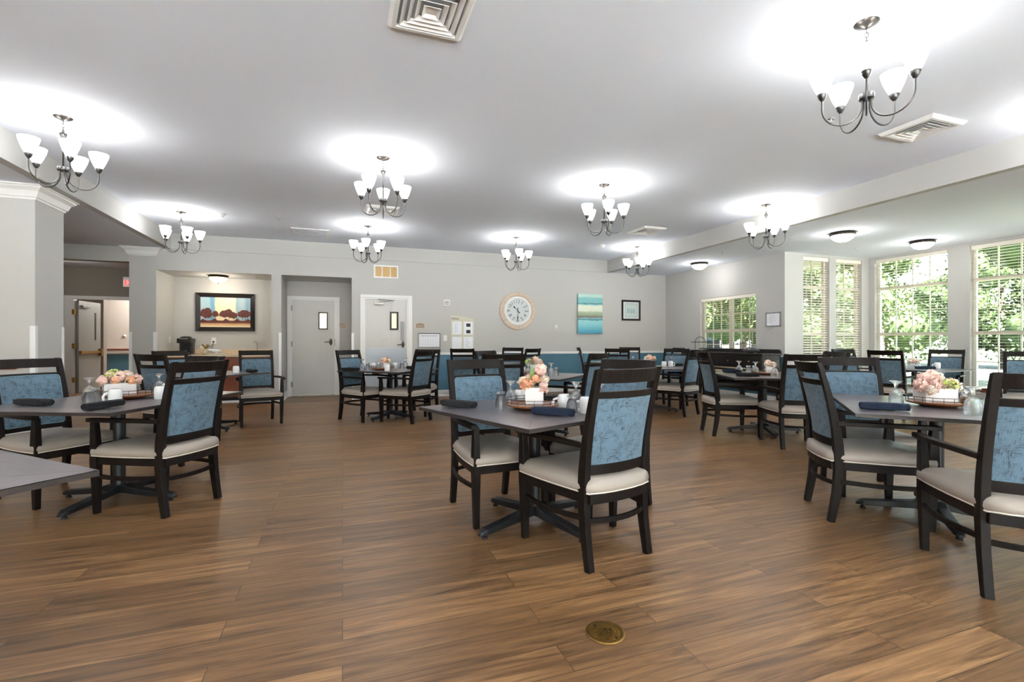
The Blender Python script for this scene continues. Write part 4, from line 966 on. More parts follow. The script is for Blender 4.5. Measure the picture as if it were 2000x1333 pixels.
# bay table
t9 = 'table in the bay'
place(fl_s, (8.45, 5.04, Z), .9, 'dusty pink flowers on the '+t9, 'flowers', FA, (1.2, 1.2, 1.0))
place(shp, (8.42, 5.20, Z), 0, 'pepper shaker left of the flowers, '+t9, 'shaker', None)
place(gob, (8.28, 5.0, Z), 0, 'upside down goblet, left one before the flowers, '+t9, 'glass', GG)
place(gob, (8.36, 4.92, Z), 0, 'upside down goblet, right one before the flowers, '+t9, 'glass', GG)
place(mug, (8.72, 4.86, Z), 2.6, 'white mug at the right of the '+t9, 'mug', MG)
nap(napn, (8.24, 4.86), (8.42, 4.74), 'navy rolled napkin in front of the flowers, '+t9)
nap(napn, (8.15, 5.40), (8.32, 5.30), 'navy rolled napkin at the far left of the '+t9)
# rear tables
place(gob, (5.2, 8.35, Z), 0, 'upside down goblet on the table below the teal seascape', 'glass', GG)
place(mug, (5.05, 8.5, Z), 0, 'white mug on the table below the teal seascape', 'mug', MG)
place(gob, (2.72, 8.75, Z), 0, 'upside down goblet on the table under the clock', 'glass', GG)

# ------------------------------------------------------------------ chandeliers
def make_chandelier():
    o = empty('chandelier')      # origin at the ceiling
    MB().lathe([(.001, -.03), (.012, -.03), (.03, -.02), (.06, -.008), (.066, 0)], 'nickel', 28).build('canopy', o)
    c = MB(); z = -.035
    for k in range(4):
        a = (k % 2)*pi/2
        c.tube([(.009*cos(t)*cos(a), .009*cos(t)*sin(a), z-.012+.016*sin(t)) for t in [2*pi*i/10 for i in range(10)]], .0022, 'nickel', 5, closed=True); z -= .024
    c.tube([(.016*cos(t), 0, -.125+.018*sin(t)) for t in [2*pi*i/14 for i in range(14)]], .0028, 'nickel', 6, closed=True)
    c.build('chain', o)
    MB().lathe([(.001, -.14), (.026, -.138), (.024, -.15), (.014, -.17), (.008, -.178), (.007, -.43), (.001, -.43)], 'nickel', 20).build('stem', o)
    MB().lathe([(.001, -.425), (.038, -.425), (.04, -.43), (.04, -.452), (.038, -.458), (.001, -.458)], 'nickel', 24).build('hub', o)
    MB().sphere((0, 0, -.462), .01, 'nickel', 10, 6).build('finial', o)
    for k in range(5):
        a = 2*pi*k/5; mx = Matrix.Rotation(a, 4, 'Z')
        pts = []
        for i in range(15):
            t = i/14; ang = pi+t*pi*1.0
            pts.append((.128+.104*cos(ang), 0, -.49+.105*sin(ang)*1.0))
        pts = [(.024, 0, -.45)]+pts+[(.232, 0, -.43)]
        ar = MB(); ar.tube(pts, .0052, 'nickel', 8, mx=mx); ao = ar.build('arm', o)
        MB().lathe([(.001, -.435), (.008, -.432), (.02, -.415), (.027, -.395), (.027, -.39), (.001, -.39)], 'nickel', 18, c=(.232, 0, 0), mx=mx).build('socket_cup', ao)
        pr = [(.022, -.392), (.034, -.372), (.048, -.34), (.062, -.30), (.07, -.268), (.07, -.262)]
        MB().lathe(pr, 'shade', 28, c=(.232, 0, 0), mx=mx).lathe([(r_-.003, z+.0) for r_, z in reversed(pr)], 'shadein', 28, c=(.232, 0, 0), mx=mx).build('glass_shade', ao)
        bu = MB().sphere((.232, 0, -.345), .017, 'filament', 10, 6, mx=mx); bu.build('bulb', ao)
        ld = bpy.data.lights.get('chandelier_bulb') or bpy.data.lights.new('chandelier_bulb', 'POINT')
        ld.energy = BULB_W; ld.shadow_soft_size = .05; ld.color = (.98, .98, 1)
        lo = bpy.data.objects.new('bulb_light', ld); COL.objects.link(lo); lo.parent = ao; lo.location = mx @ Vector((.232, 0, -.235))
    return o
chd = make_chandelier()
cg = 'five light nickel chandeliers'
for x, y, a, lab in [(2.97, 2.02, 214, 'nearest and largest in view, upper right of the picture'), (-2.25, 5.15, 304, 'at the far left of the picture'), (.4, 5.18, 85.7, 'left of centre in front of a ceiling vent'),
                     (-2.25, 8.34, 303, 'over the table by the coffee counter'), (.4, 8.34, 259, 'in front of the high amber grille'), (3.02, 5.18, 252, 'above the clock side of the room, between two vents'),
                     (3.02, 8.34, 263, 'smallest one left of the clock'), (5.62, 8.34, 242, 'small one at the back right corner of the raised ceiling'), (5.6, 5.18, 232, 'close to the right hand beige ceiling drop')]:
    place(chd, (x, y, HM), R(a), 'brushed nickel five light chandelier, '+lab, 'chandelier', cg)
for x, y in [(-2.25, 2.02), (-2.25, -1.14), (.4, -1.14), (3.02, -1.14), (5.6, 2.02), (5.6, -1.14)]:  # unseen chandeliers added beyond the view to light the room
    place(chd, (x, y, HM), 0, 'brushed nickel five light chandelier added outside the picture, %s' % ('behind the camera on the %s' % {-2.25: 'left', .4: 'middle left', 3.02: 'middle right', 5.6: 'right'}[x] if y < 0 else 'beyond the %s edge' % ('left' if x < 0 else 'right')), 'chandelier', cg)

def flush(x, y, z, lab, rimm='darkmetal', dome='dome', w_=FLUSH_W, col=(1, .97, .92)):
    o = empty('flush_ceiling_light', (x, y, z))
    MB().lathe([(.001, -.001), (.16, -.001), (.168, -.02), (.166, -.04), (.15, -.045), (.001, -.045)], rimm, 32).build('rim', o)
    MB().lathe([(.156, -.03), (.15, -.06), (.128, -.092), (.09, -.12), (.045, -.136), (.001, -.14)], dome, 32).build('glass_bowl', o)
    MB().lathe([(.001, -.136), (.016, -.138), (.02, -.144), (.008, -.15), (.006, -.162), (.001, -.166)], rimm, 12).build('finial', o)
    ld = bpy.data.lights.new('ceiling_bulb', 'POINT'); ld.energy = w_; ld.shadow_soft_size = .1; ld.color = col
    lo = bpy.data.objects.new('bulb_light', ld); COL.objects.link(lo); lo.parent = o; lo.location = (0, 0, -.22)
    return tag(o, lab, 'ceiling light', 'flush bowl ceiling lights')
flush(7.1, 5.18, HS, 'white glass bowl ceiling light nearest the raised ceiling, left of the bay pair')
flush(8.9, 5.17, HS, 'white glass bowl ceiling light in the bay, by the wide window')
flush(7.03, 8.18, HS, 'white glass bowl ceiling light above the sideboard')
flush(-2.24, 10.55, 2.415, 'amber glass bowl ceiling light in the coffee alcove', 'darkmetal', 'amber', 3.0, (1, .93, .82))
for (x, y, z, e) in [(-4.6, 15.8, 2.6, 45), (-5.2, 11.8, 2.7, 3.5), (-6.2, 3.5, 2.7, 20), (-.4, 11.7, 2.3, 6)]:  # point lights without fixtures: hall, left side, room behind the alcove door
    ld = bpy.data.lights.new('bare_point', 'POINT'); ld.energy = e; ld.shadow_soft_size = .15; ld.color = (1, .93, .84)
    lo = bpy.data.objects.new('bare_light', ld); COL.objects.link(lo); lo.location = (x, y, z)

# ------------------------------------------------------------------ ceiling vents, detectors, sprinklers
def vent(x0, x1, y0, y1, lab):
    cx_, cy_ = (x0+x1)/2, (y0+y1)/2; hx, hy = (x1-x0)/2, (y1-y0)/2
    o = empty('ceiling_vent', (cx_, cy_, HM))
    MB().box(-hx+.03, hx-.03, -hy+.03, hy-.03, -.012, -.004, 'greyp').build('duct_opening', o)
    def ring(mb, q0, za, q1, zb, t=.003):
        A = [(-hx+q0, -hy+q0, za), (hx-q0, -hy+q0, za), (hx-q0, hy-q0, za), (-hx+q0, hy-q0, za)]
        B = [(-hx+q1, -hy+q1, zb), (hx-q1, -hy+q1, zb), (hx-q1, hy-q1, zb), (-hx+q1, hy-q1, zb)]
        mb.rings([A, B, [(x, y, z+t) for x, y, z in B], [(x, y, z+t) for x, y, z in A], A], 'white', False, False)
    f_ = MB(); ring(f_, 0, -.003, .02, -.028); ring(f_, .02, -.028, .045, -.03); ring(f_, .045, -.03, .05, -.005); f_.build('frame', o)
    for k in range(4):
        q = .062+k*.038
        if min(hx, hy)-q < .03: break
        c = MB(); ring(c, q, -.03, q+.03, -.008, .003); c.build('louver', o)
    q = .2; MB().box(-.03, .03, -.03, .03, -.016, -.012, 'white').build('centre_plate', o)
    return tag(o, lab, 'vent', 'square louvered ceiling vents')
vent(.255, .705, 2.53, 2.985, 'white square louvered ceiling vent cut off by the top edge')
vent(4.66, 5.115, 2.625, 3.07, 'white square louvered ceiling vent right of the nearest chandelier')
vent(4.71, 5.16, 6.78, 7.30, 'white square louvered ceiling vent by the right ceiling drop')
vent(.31, .77, 7.0, 7.42, 'white square louvered ceiling vent behind the left of centre chandelier')
o = empty('return_grille', (-.52, 9.13, HM))
MB().box(-.3, .3, -.28, .28, -.012, 0, 'white').box(-.26, .26, -.24, .24, -.014, -.012, 'ceiling').build('cover', o, .002)
for k in range(4): MB().box(-.25, .25, -.2+k*.12, -.195+k*.12, -.02, -.012, 'greyp').build('slat', o)
tag(o, 'flat white rectangular return grille in the ceiling, rear left', 'grille')
for x, y, z, lab in [(-1.73, 8.27, HM, 'white round smoke detector near the rear left chandelier'), (4.87, 8.44, HM, 'white round smoke detector near the back right chandelier'), (-4.2, 11.8, HS, 'white round smoke detector on the hall ceiling')]:
    o = empty('smoke_detector', (x, y, z))
    MB().lathe([(.001, -.012), (.068, -.012), (.07, 0)], 'white', 24, cap=False).build('base', o); MB().lathe([(.05, -.012), (.055, -.02), (.045, -.045), (.02, -.05), (.001, -.05)], 'white', 24).build('sensor_cap', o)
    tag(o, lab, 'smoke detector', 'round smoke detectors')
for x, y, z, lab in [(3.965, 2.995, HM, 'small ceiling sprinkler under the nearest chandelier'), (-.925, 8.2, HM, 'small ceiling sprinkler left of the doors chandelier'), (8.55, 6.0, HS, 'small ceiling sprinkler by the narrow windows'), (6.6, 7.1, HS, 'small ceiling sprinkler left of the sideboard light'), (-4.95, 11.7, HS, 'small ceiling sprinkler in the hall'), (-1.6, 10.6, 2.415, 'small ceiling sprinkler in the coffee alcove')]:
    tag(MB().lathe([(.03, 0), (.032, -.004), (.012, -.006), (.006, -.012), (.005, -.028), (.016, -.03), (.016, -.033), (.001, -.034)], 'chrome', 14).build('sprinkler', loc=(x, y, z)), lab, 'sprinkler', 'ceiling sprinklers')

# ------------------------------------------------------------------ things on the walls
def frame_x(name, x0, x1, z0, z1, y, fw, depth, fm, lab, cat, group=None):
    o = empty(name, ((x0+x1)/2, y, (z0+z1)/2)); hx, hz = (x1-x0)/2, (z1-z0)/2
    f_ = MB()
    for d0, d1, w0, w1 in ((depth, depth*.7, 0, fw*.45), (depth*.7, depth*.35, fw*.45, fw)):
        A = [(-hx+w0, -d0, -hz+w0), (hx-w0, -d0, -hz+w0), (hx-w0, -d0, hz-w0), (-hx+w0, -d0, hz-w0)]
        B = [(-hx+w1, -d1, -hz+w1), (hx-w1, -d1, -hz+w1), (hx-w1, -d1, hz-w1), (-hx+w1, -d1, hz-w1)]
        f_.rings([A, B], fm, False, False)
    f_.rings([[(-hx, 0, -hz), (hx, 0, -hz), (hx, 0, hz), (-hx, 0, hz)], [(-hx, -depth, -hz), (hx, -depth, -hz), (hx, -depth, hz), (-hx, -depth, hz)]], fm, False, False)
    f_.build('frame', o)
    return tag(o, lab, cat, group), hx, hz
# landscape in the coffee alcove
o, hx, hz = frame_x('framed_painting', -2.73, -1.685, 1.355, 2.115, 11.02, .085, .035, 'artwood', 'dark framed landscape of rust brown trees above the coffee counter', 'painting')
ix, iz = hx-.083, hz-.083
art = empty('canvas'); art.parent = o
MB().box(-ix, ix, -.012, -.008, -iz*.75, iz, 'skyart').build('sky', art); MB().box(-ix, ix, -.013, -.008, -iz, -iz*.55, 'earth').build('ground', art)
rd = random.Random(2)
def blob(cx_, cz_, rx_, rz_, y, m, n=22):
    pts = [(cx_+rx_*(1+rd.uniform(-.14, .14))*cos(2*pi*k/n), y, cz_+rz_*(1+rd.uniform(-.16, .16))*sin(2*pi*k/n)) for k in range(n)]
    return MB().add(pts, [tuple(range(n))], m)
for cx_, cz_, rx_, rz_ in [(-.78*ix, -.1*iz, .19*ix, .24*iz), (-.72*ix, .1*iz, .1*ix, .14*iz), (-.42*ix, -.12*iz, .1*ix, .16*iz), (-.02*ix, -.1*iz, .2*ix, .19*iz), (.1*ix, -.04*iz, .14*ix, .2*iz), (.3*ix, -.2*iz, .14*ix, .17*iz), (.76*ix, -.08*iz, .2*ix, .2*iz), (.66*ix, -.16*iz, .14*ix, .14*iz)]:
    t_ = blob(cx_, cz_, rx_*1.3, rz_*1.25, -.0155-.0006*len(art.children), 'rust'); t_.tube([(cx_, -.0145, cz_-rz_*.6), (cx_+.01, -.0145, -iz*.5)], .004, 'rust', 4); t_.build('painted_tree', art)
gr = MB(); n = 40; top = [(-ix+2*ix*k/n, -.0145, -iz*.55+.03*math.sin(k*.7)+rd.uniform(-.008, .012)) for k in range(n+1)]
gr.add(top+[(ix, -.0145, -iz*.72), (-ix, -.0145, -iz*.72)], [tuple(range(n+3))], 'rust'); gr.build('painted_hedge', art)
# teal canvas
o = empty('canvas_painting', (5.459, YB-.024, 1.7925))
MB().box(-.317, .317, -.04, 0, -.4625, .4625, 'teal').build('canvas', o, .002)
tag(o, 'unframed teal and cream seascape canvas right of the clock', 'painting')
# small print
o, hx, hz = frame_x('framed_print', 6.335, 6.855, 1.655, 2.15, YB, .045, .025, 'artwood', 'small black framed print with white mat near the corner', 'picture')
MB().box(-hx+.04, hx-.04, -.008, -.004, -hz+.04, hz-.04, 'paper').build('mat', o)
pm = MB(); a, b_ = hx-.09, hz-.085
pm.box(-a, a, -.0095, -.008, -b_, b_, 'printbg')
for (x0, x1, z0, z1) in ((-a, a, b_-.008, b_), (-a, a, -b_, -b_+.006), (-a, -a+.006, -b_, b_), (a-.006, a, -b_, b_)): pm.box(x0, x1, -.0105, -.0095, z0, z1, 'greyp')
for k in range(6): pm.tube([(-a*.6+k*a*.24, -.011, b_*.25), (-a*.62+k*a*.24, -.011, -b_*.35-.02*(k % 2))], [.008, .012], 'artblue', 5)
pm.build('print', o)
MB().box(-hx+.04, hx-.04, -.016, -.014, -hz+.04, hz-.04, 'pane').build('glazing', o)
# wall clock
o = empty('wall_clock', (3.668, YB, 1.828))
ck = Matrix.Rotation(pi/2, 4, 'X')
MB().lathe([(.42, 0), (.42, .028), (.412, .036), (.325, .036), (.322, .03), (.322, 0)], 'clockw', 64, mx=ck).build('wooden_rim', o)
jn = MB()
for a in (88, 32, -26, -86, 150, 215):
    c_, s_ = cos(R(a)), sin(R(a)); jn.tube([(.326*c_, -.0365, .326*s_), (.416*c_, -.0365, .416*s_)], .0022, 'brown', 4)
jn.build('rim_joint', o)
MB().lathe([(.322, .02), (.32, .034), (.27, .034), (.265, .018)], 'white', 64, mx=ck).build('inner_ring', o)
MB().lathe([(.27, .012), (.001, .012)], 'clockf', 48, mx=ck).build('dial', o)
for k in range(1, 13):
    a = pi/2-k*pi/6; t_ = text_mesh('numeral', str(k), .115 if k < 10 else .105, 'ink', o, (.205*cos(a), -.014, .205*sin(a)), (pi/2, 0, 0), .0008, -.0012)
    t_.rotation_euler = (pi/2, (pi/2-a) if (k <= 3 or k >= 9) or True else 0, 0)
    if 4 <= k <= 8: t_.rotation_euler = (pi/2, (pi/2-a)+pi, 0)
def hand(ang, L, w_):
    c_, s_ = sin(R(ang)), cos(R(ang)); P = lambda d, q: (d*c_+q*s_, -.018, d*s_-q*c_)
    return MB().add([P(-.07, .0), P(-.06, w_), P(0, w_*.4), P(L*.6, w_*.5), P(L*.72, w_*1.5), P(L, 0), P(L*.72, -w_*1.5), P(L*.6, -w_*.5), P(0, -w_*.4), P(-.06, -w_)], [tuple(range(10))], 'ink')
hand(315, .15, .013).build('hour_hand', o); hand(180, .2, .011).build('minute_hand', o); MB().sphere((0, -.018, 0), .012, 'ink', 10, 6).build('hand_pin', o)
MB().lathe([(.262, .03), (.001, .034)], 'pane', 48, mx=ck).build('glass_cover', o)
tag(o, 'large round wall clock with pale wooden rim and white dial', 'clock')
# menu board
o = empty('menu_board', (2.417, YB, 1.3))
pl = [(-.257, -.42), (.257, -.42), (.257, .33)]+[(.257-.514*k/10, .33+.078*sin(k/10*pi/2)) for k in range(1, 11)]
MB().add([(x, -.014, z) for x, z in pl]+[(x, 0, z) for x, z in pl], [tuple(range(len(pl)))]+[(i, i+len(pl), (i+1) % len(pl)+len(pl), (i+1) % len(pl)) for i in range(len(pl))], 'menu').build('board', o)
text_mesh('lettering', 'MENU', .062, 'ink', o, (-.16, -.0155, .33), ext=.0006)
for nx_, nz_, kind in ((-.225, -.005, 0), (.02, -.005, 1), (-.225, -.33, 2), (.02, -.33, 3)):
    sh = MB(); sh.box(nx_, nx_+.205, -.018, -.014, nz_, nz_+.28, 'paper')
    if kind == 1: sh.box(nx_+.06, nx_+.15, -.019, -.018, nz_+.17, nz_+.24, 'ink').box(nx_+.06, nx_+.15, -.019, -.018, nz_+.03, nz_+.1, 'ink')
    elif kind in (0, 3):
        for k in range(9): sh.box(nx_+.05, nx_+.05+.1*random.uniform(.4, 1), -.019, -.018, nz_+.24-k*.024, nz_+.244-k*.024, 'greyink')
    sh.build('menu_sheet', o)
tag(o, 'tall pale olive MENU board with four white sheets', 'notice board')
# framed calendar
o, hx, hz = frame_x('framed_calendar', 1.475, 1.94, 1.015, 1.325, YB, .022, .02, 'silverfr', 'silver framed calendar sheet beside the door with kick plate', 'calendar')
cl = MB(); cl.box(-hx+.02, hx-.02, -.008, -.003, -hz+.02, hz-.02, 'paper').box(-hx+.05, hx-.05, -.009, -.008, hz-.065, hz-.052, 'greyp')
for k in range(6): cl.box(-hx+.045, hx-.045, -.009, -.008, hz-.085-k*.04, hz-.082-k*.04, 'greyink')
for k in range(8): x = -hx+.045+k*(2*hx-.09)/7; cl.box(x-.001, x+.001, -.009, -.008, -hz+.04, hz-.083, 'greyink')
cl.build('calendar_sheet', o)
# framed notice on right wall
o = empty('framed_notice', (XW, 6.865, 1.565), -pi/2)
hx, hz = .168, .135; fm = MB()
for (x0, x1, z0, z1) in ((-hx, hx, hz-.02, hz), (-hx, hx, -hz, -hz+.02), (-hx, -hx+.02, -hz, hz), (hx-.02, hx, -hz, hz)): fm.box(x0, x1, -.018, 0, z0, z1, 'silverfr')
fm.build('frame', o, .002)
sh = MB(); sh.box(-hx+.018, hx-.018, -.006, 0, -hz+.018, hz-.018, 'paper')
for k in range(7): sh.box(-.09, -.09+random.uniform(.07, .17), -.0065, -.006, .07-k*.022, .074-k*.022, 'greyink')
sh.build('notice_sheet', o); tag(o, 'silver framed paper notice on the wall right of the double window', 'notice')
# door signs
for x, y, z, tx, lab in [(-.031+.02, 11.02, 1.495, 'KITCHEN OUT', 'small arched brown sign beside the door in the alcove'), (1.518, YB, 1.485, 'KITCHEN IN', 'small arched brown sign beside the door with kick plate')]:
    o = empty('door_sign', (x, y, z)); n = 12
    def arch(h, w_, t_): return [(-w_, -h), (w_, -h)]+[(w_-2*w_*k/n, h*.45+t_*sin(pi*k/n)) for k in range(n+1)]
    pa = arch(.062, .1, .03); MB().add([(a, -.006, b) for a, b in pa]+[(a, 0, b) for a, b in pa], [tuple(range(len(pa)))]+[(i, i+len(pa), (i+1) % len(pa)+len(pa), (i+1) % len(pa)) for i in range(len(pa))], 'signw').build('rim', o)
    pa = arch(.053, .091, .026); MB().add([(a, -.0075, b) for a, b in pa], [tuple(range(len(pa)))], 'brown').build('face', o)
    text_mesh('lettering', tx, .026, 'signw', o, (0, -.0085, -.012), ext=.0004); tag(o, lab, 'sign', 'arched door signs')
def plate(x, y, z, w_, h, lab, name, cat, rz=0, detail=1):
    o = empty(name, (x, y, z), rz); MB().box(-w_/2, w_/2, -.006, 0, -h/2, h/2, 'white').build('plate', o, .002)
    if detail == 1: MB().box(-.006, .006, -.014, -.006, -.014, .01, 'white').build('toggle', o)
    return tag(o, lab, cat)
plate(2.044, YB, 1.22, .075, .12, 'white light switch left of the menu board', 'light_switch', 'switch')
plate(-3.09, 10.75, 1.185, .075, .12, 'white light switch on the side wall of the coffee alcove', 'light_switch', 'switch', pi/2)
o = plate(-2.42, 11.02, 1.165, .08, .125, 'white wall outlet with a black plug above the coffee counter', 'wall_outlet', 'outlet', 0, 0)
MB().box(-.015, .015, -.035, -.006, -.035, -.005, 'blackp').build('plug', o, .003)
o = empty('fire_alarm_strobe', (2.072, YB, 1.966)); MB().box(-.065, .065, -.03, 0, -.065, .065, 'white').build('housing', o, .006); MB().box(-.04, .04, -.05, -.03, .0, .03, 'greyp').box(-.045, .045, -.033, -.03, -.045, -.01, 'greyink').build('strobe_lens', o, .004)
tag(o, 'white square alarm strobe above the calendar', 'alarm')
o = empty('thermostat', (4.607, YB, 1.482)); MB().box(-.028, .028, -.022, 0, -.04, .04, 'white').build('housing', o, .008); MB().box(-.012, .012, -.024, -.022, -.01, .01, 'greyp').build('display', o); tag(o, 'tiny white thermostat between the clock and the seascape', 'thermostat')
# handrail on left column wall, hall handrail, exit sign
o = empty('handrail', (-4.2, 6.44, .885)); MB().tube([(-2.2, -.07, 0), (1.0, -.07, 0), (1.025, -.065, 0)], .019, 'rail', 12).build('rail', o)
for x in (-1.2, .6): MB().tube([(x, -.07, -.01), (x, -.04, -.05), (x, 0, -.05)], .008, 'steel', 6).build('bracket', o)
MB().sphere((1.03, -.068, 0), .014, 'steel', 8, 6).build('end_cap', o)
tag(o, 'red brown wooden handrail on the left column wall, seen through an armchair', 'handrail')
o = empty('handrail', (-6.6, 16.27, .93)); MB().box(-1.8, 1.12, -.09, -.05, -.02, .02, 'rail').build('rail', o, .01); MB().box(-1.8, 1.05, -.05, .0, -.06, .0, 'white').build('rail_mount', o)
tag(o, 'red brown handrail in the far hall above blue wainscot', 'handrail')
o = empty('exit_sign', (-4.42, 12.9, 2.46)); MB().box(-.15, .15, -.03, .03, -.1, .12, 'white').build('housing', o, .004); MB().box(-.14, .14, -.035, -.03, -.09, .06, 'exitf').build('face', o)
text_mesh('lettering', 'EXIT', .165, 'exitr', o, (0, -.037, -.015), ext=.001, bold=.001).scale = (.72, 1, 1)
MB().box(-.02, .02, -.02, .02, .12, HS-2.46, 'white').build('ceiling_mount', o); tag(o, 'white EXIT sign with red letters hanging in the hall', 'sign')
o = empty('hall_sign', (-6.45, 18.94, 1.5)); MB().lathe([(.001, 0), (.15, 0), (.15, .02), (.001, .02)], 'red', 8, mx=Matrix.Rotation(pi/2, 4, 'X')).build('face', o); tag(o, 'small red sign on the far hall door', 'sign')
o = empty('wall_thermostat', (-5.75, 16.3, 1.3)); MB().lathe([(.001, .02), (.036, .02), (.04, 0)], 'white', 18, mx=Matrix.Rotation(pi/2, 4, 'X')).build('dial', o); tag(o, 'small round white thermostat on the far hall wall', 'thermostat')

# ------------------------------------------------------------------ coffee alcove
CY = 10.30
o = empty('base_cabinet', (-2.176, CY, 0)); W_ = .908
MB().box(-W_, W_, .02, .7, .1, .86, 'cherry').box(-W_, W_, .06, .7, 0, .1, 'rubber').build('body', o)
for k in range(4):
    x0 = -W_+.02+k*(2*W_-.04)/4; x1 = x0+(2*W_-.04)/4-.015
    d_ = MB(); d_.box(x0, x1, 0, .02, .12, .66, 'cherry').box(x0+.06, x1-.06, -.004, 0, .18, .6, 'cherry'); do = d_.build('door', o, .004); MB().tube([(x1-.03, 0, .56), (x1-.03, -.025, .56), (x1-.03, -.025, .62), (x1-.03, 0, .62)], .005, 'brass', 6).build('handle', do)
    MB().box(x0, x1, 0, .02, .68, .845, 'cherry').build('drawer_front', o, .004)
tag(o, 'red brown cherry base cabinet with four doors in the coffee alcove', 'cabinet')
struct(MB().box(-3.09, A1[1], CY-.012, CY+.05, 0, .035, 'white'), 'baseboard_counter')
o = empty('countertop', (-2.176, 10.27, .86)); MB().box(-W_, W_, 0, .745, 0, .04, 'stone').build('slab', o, .004); MB().box(-W_, W_, .725, .745, .04, .13, 'stone').box(-W_, -W_+.02, .12, .725, .04, .13, 'stone').build('backsplash', o, .002)
tag(o, 'beige speckled countertop with low backsplash', 'countertop')
o = empty('coffee_maker', (-2.80, 10.66, .90)); o.scale = (.78, 1, 1); c = MB()
c.box(-.14, .14, -.13, .15, 0, .03, 'blackp').box(-.14, .14, 0, .15, .03, .24, 'blackp').box(-.15, .15, -.13, .16, .22, .31, 'blackp').build('body', o, .025, seg=4)
MB().lathe([(.125, .3), (.12, .33), (.07, .35), (.001, .352)], 'blackp', 24).build('lid', o)
MB().box(-.08, .08, -.155, -.12, .285, .31, 'chrome').build('handle', o, .008); MB().box(-.09, .09, -.012, .0, .05, .2, 'rubber').build('front_panel', o); MB().box(-.08, .08, -.13, -.02, .03, .04, 'greyp').build('drip_tray', o, .003)
tag(o, 'black single cup coffee maker on the counter', 'coffee maker')
o = empty('faucet', (-1.62, 10.83, .90)); MB().tube([(0, 0, 0), (0, 0, .2), (-.01, -.01, .235), (-.035, -.03, .25), (-.06, -.055, .235), (-.07, -.06, .2), (-.07, -.06, .17)], .008, 'chrome', 10).build('spout', o); MB().lathe([(.001, 0), (.028, 0), (.026, .012), (.01, .02)], 'chrome', 16).build('base', o)
tag(o, 'chrome gooseneck faucet at the right of the counter', 'faucet')
o = empty('sink', (-1.62, 10.62, .90)); s_ = MB(); s_.lathe([(.25, .006), (.245, .008), (.2, -.03), (.001, -.035)], 'steel', 32, mx=Matrix.Diagonal((1, .7, 1, 1))); s_.build('basin', o)
for s in (-1, 1): MB().tube([(s*.12, .06, .01), (s*.17, .05, .02), (s*.21, .04, .05)], .007, 'chrome', 6).build('tap_lever', o)
tag(o, 'small steel bar sink with curved taps in the countertop', 'sink')
o = empty('magnolia_vase', (-2.47, 10.62, .90)); MB().lathe([(.001, 0), (.04, 0), (.055, .04), (.045, .08), (.02, .1), (.024, .11)], 'straw', 18).build('vase', o)
for k in range(9):
    a = k*.75; A = Vector((cos(a), sin(a)*.6, .7)).normalized(); B = A.cross(Vector((0, 0, 1))).normalized()*.03; P = Vector((0, 0, .1)); L = .15
    MB().add([tuple(P), tuple(P+A*L*.5+B), tuple(P+A*L), tuple(P+A*L*.5-B)], [(0, 1, 2, 3)], 'magnolia' if k % 3 else 'green', True).build('leaf', o)
b = petal_blossom('cream', .055, random.Random(4)); b.build('blossom', o, loc=(-.05, -.03, .12)); tag(o, 'small cream vase with white magnolia beside the coffee maker', 'vase')
o = empty('pod_basket', (-2.3, 10.60, .90))
MB().lathe([(.001, 0), (.1, 0), (.14, .02), (.15, .022), (.13, .01), (.001, .008)], 'paper', 28, mx=Matrix.Diagonal((1.3, .8, 1, 1))).build('plate', o)
for k in range(14):
    a = random.uniform(0, 6.28); d = random.uniform(0, .085); MB().box(-.03, .03, -.022, .022, -.012, .012, 'paper', Matrix.Translation((d*cos(a)*1.2, d*sin(a)*.7, .035+random.uniform(0, .06))) @ Matrix.Rotation(random.uniform(0, 3), 4, 'Z') @ Matrix.Rotation(random.uniform(-.6, .6), 4, 'X')).build('packet', o, .006)
w_ = MB()
for z in (.03, .07): w_.tube([(.12*cos(t), .075*sin(t), z) for t in [2*pi*i/20 for i in range(20)]], .002, 'darkmetal', 5, closed=True)
w_.build('wire_rim', o); tag(o, 'wire basket of white packets on a plate beside the vase', 'basket')
tag(MB().tube([(-2.42, 10.985, 1.15), (-2.42, 10.96, 1.1), (-2.44, 10.93, 1.02), (-2.5, 10.9, .93), (-2.56, 10.86, .905), (-2.66, 10.8, .905), (-2.72, 10.78, .905)], .0045, 'blackp', 6).build('power_cord'), 'black power cord from the outlet to the coffee maker', 'cord')

# ------------------------------------------------------------------ sideboard and things on it
o = empty('sideboard', (7.33, 7.72, 0), 0)     # local x towards the wall, y along it
hy = 1.08
s_ = MB(); s_.box(-.24, .24, -hy, hy, .90, .93, 'pianow').build('top', o, .005)
MB().box(-.22, .23, -hy+.03, hy-.03, .66, .90, 'pianow').build('carcass', o, .003)
gl_ = [(-hy, .93), (hy, .93)]+[(hy-.06*(1-cos(pi/2*k/6))*1.0, .93+.075*sin(pi/2*k/6)) for k in range(1, 7)]+[(-hy+.06*(1-cos(pi/2*(6-k)/6)), .93+.075*sin(pi/2*(6-k)/6)) for k in range(0, 6)]
MB().add([(.2, y, z) for y, z in gl_]+[(.23, y, z) for y, z in gl_], [tuple(range(len(gl_)))[::-1], tuple(range(len(gl_), 2*len(gl_)))]+[(i, (i+1) % len(gl_), (i+1) % len(gl_)+len(gl_), i+len(gl_)) for i in range(len(gl_))], 'pianow').build('gallery', o)
for k in range(4):
    y0 = -hy+.05+k*(2*hy-.1)/4; y1 = y0+(2*hy-.1)/4-.02
    d_ = MB().box(-.235, -.22, y0, y1, .69, .87, 'pianow').build('drawer_front', o, .004); MB().sphere((-.25, (y0+y1)/2, .78), .014, 'brass', 10, 6).build('knob', d_)
MB().box(-.22, .23, -hy+.05, hy-.05, .56, .59, 'straw').box(-.2, .22, -hy+.05, hy-.05, .63, .655, 'straw').build('shelf', o)
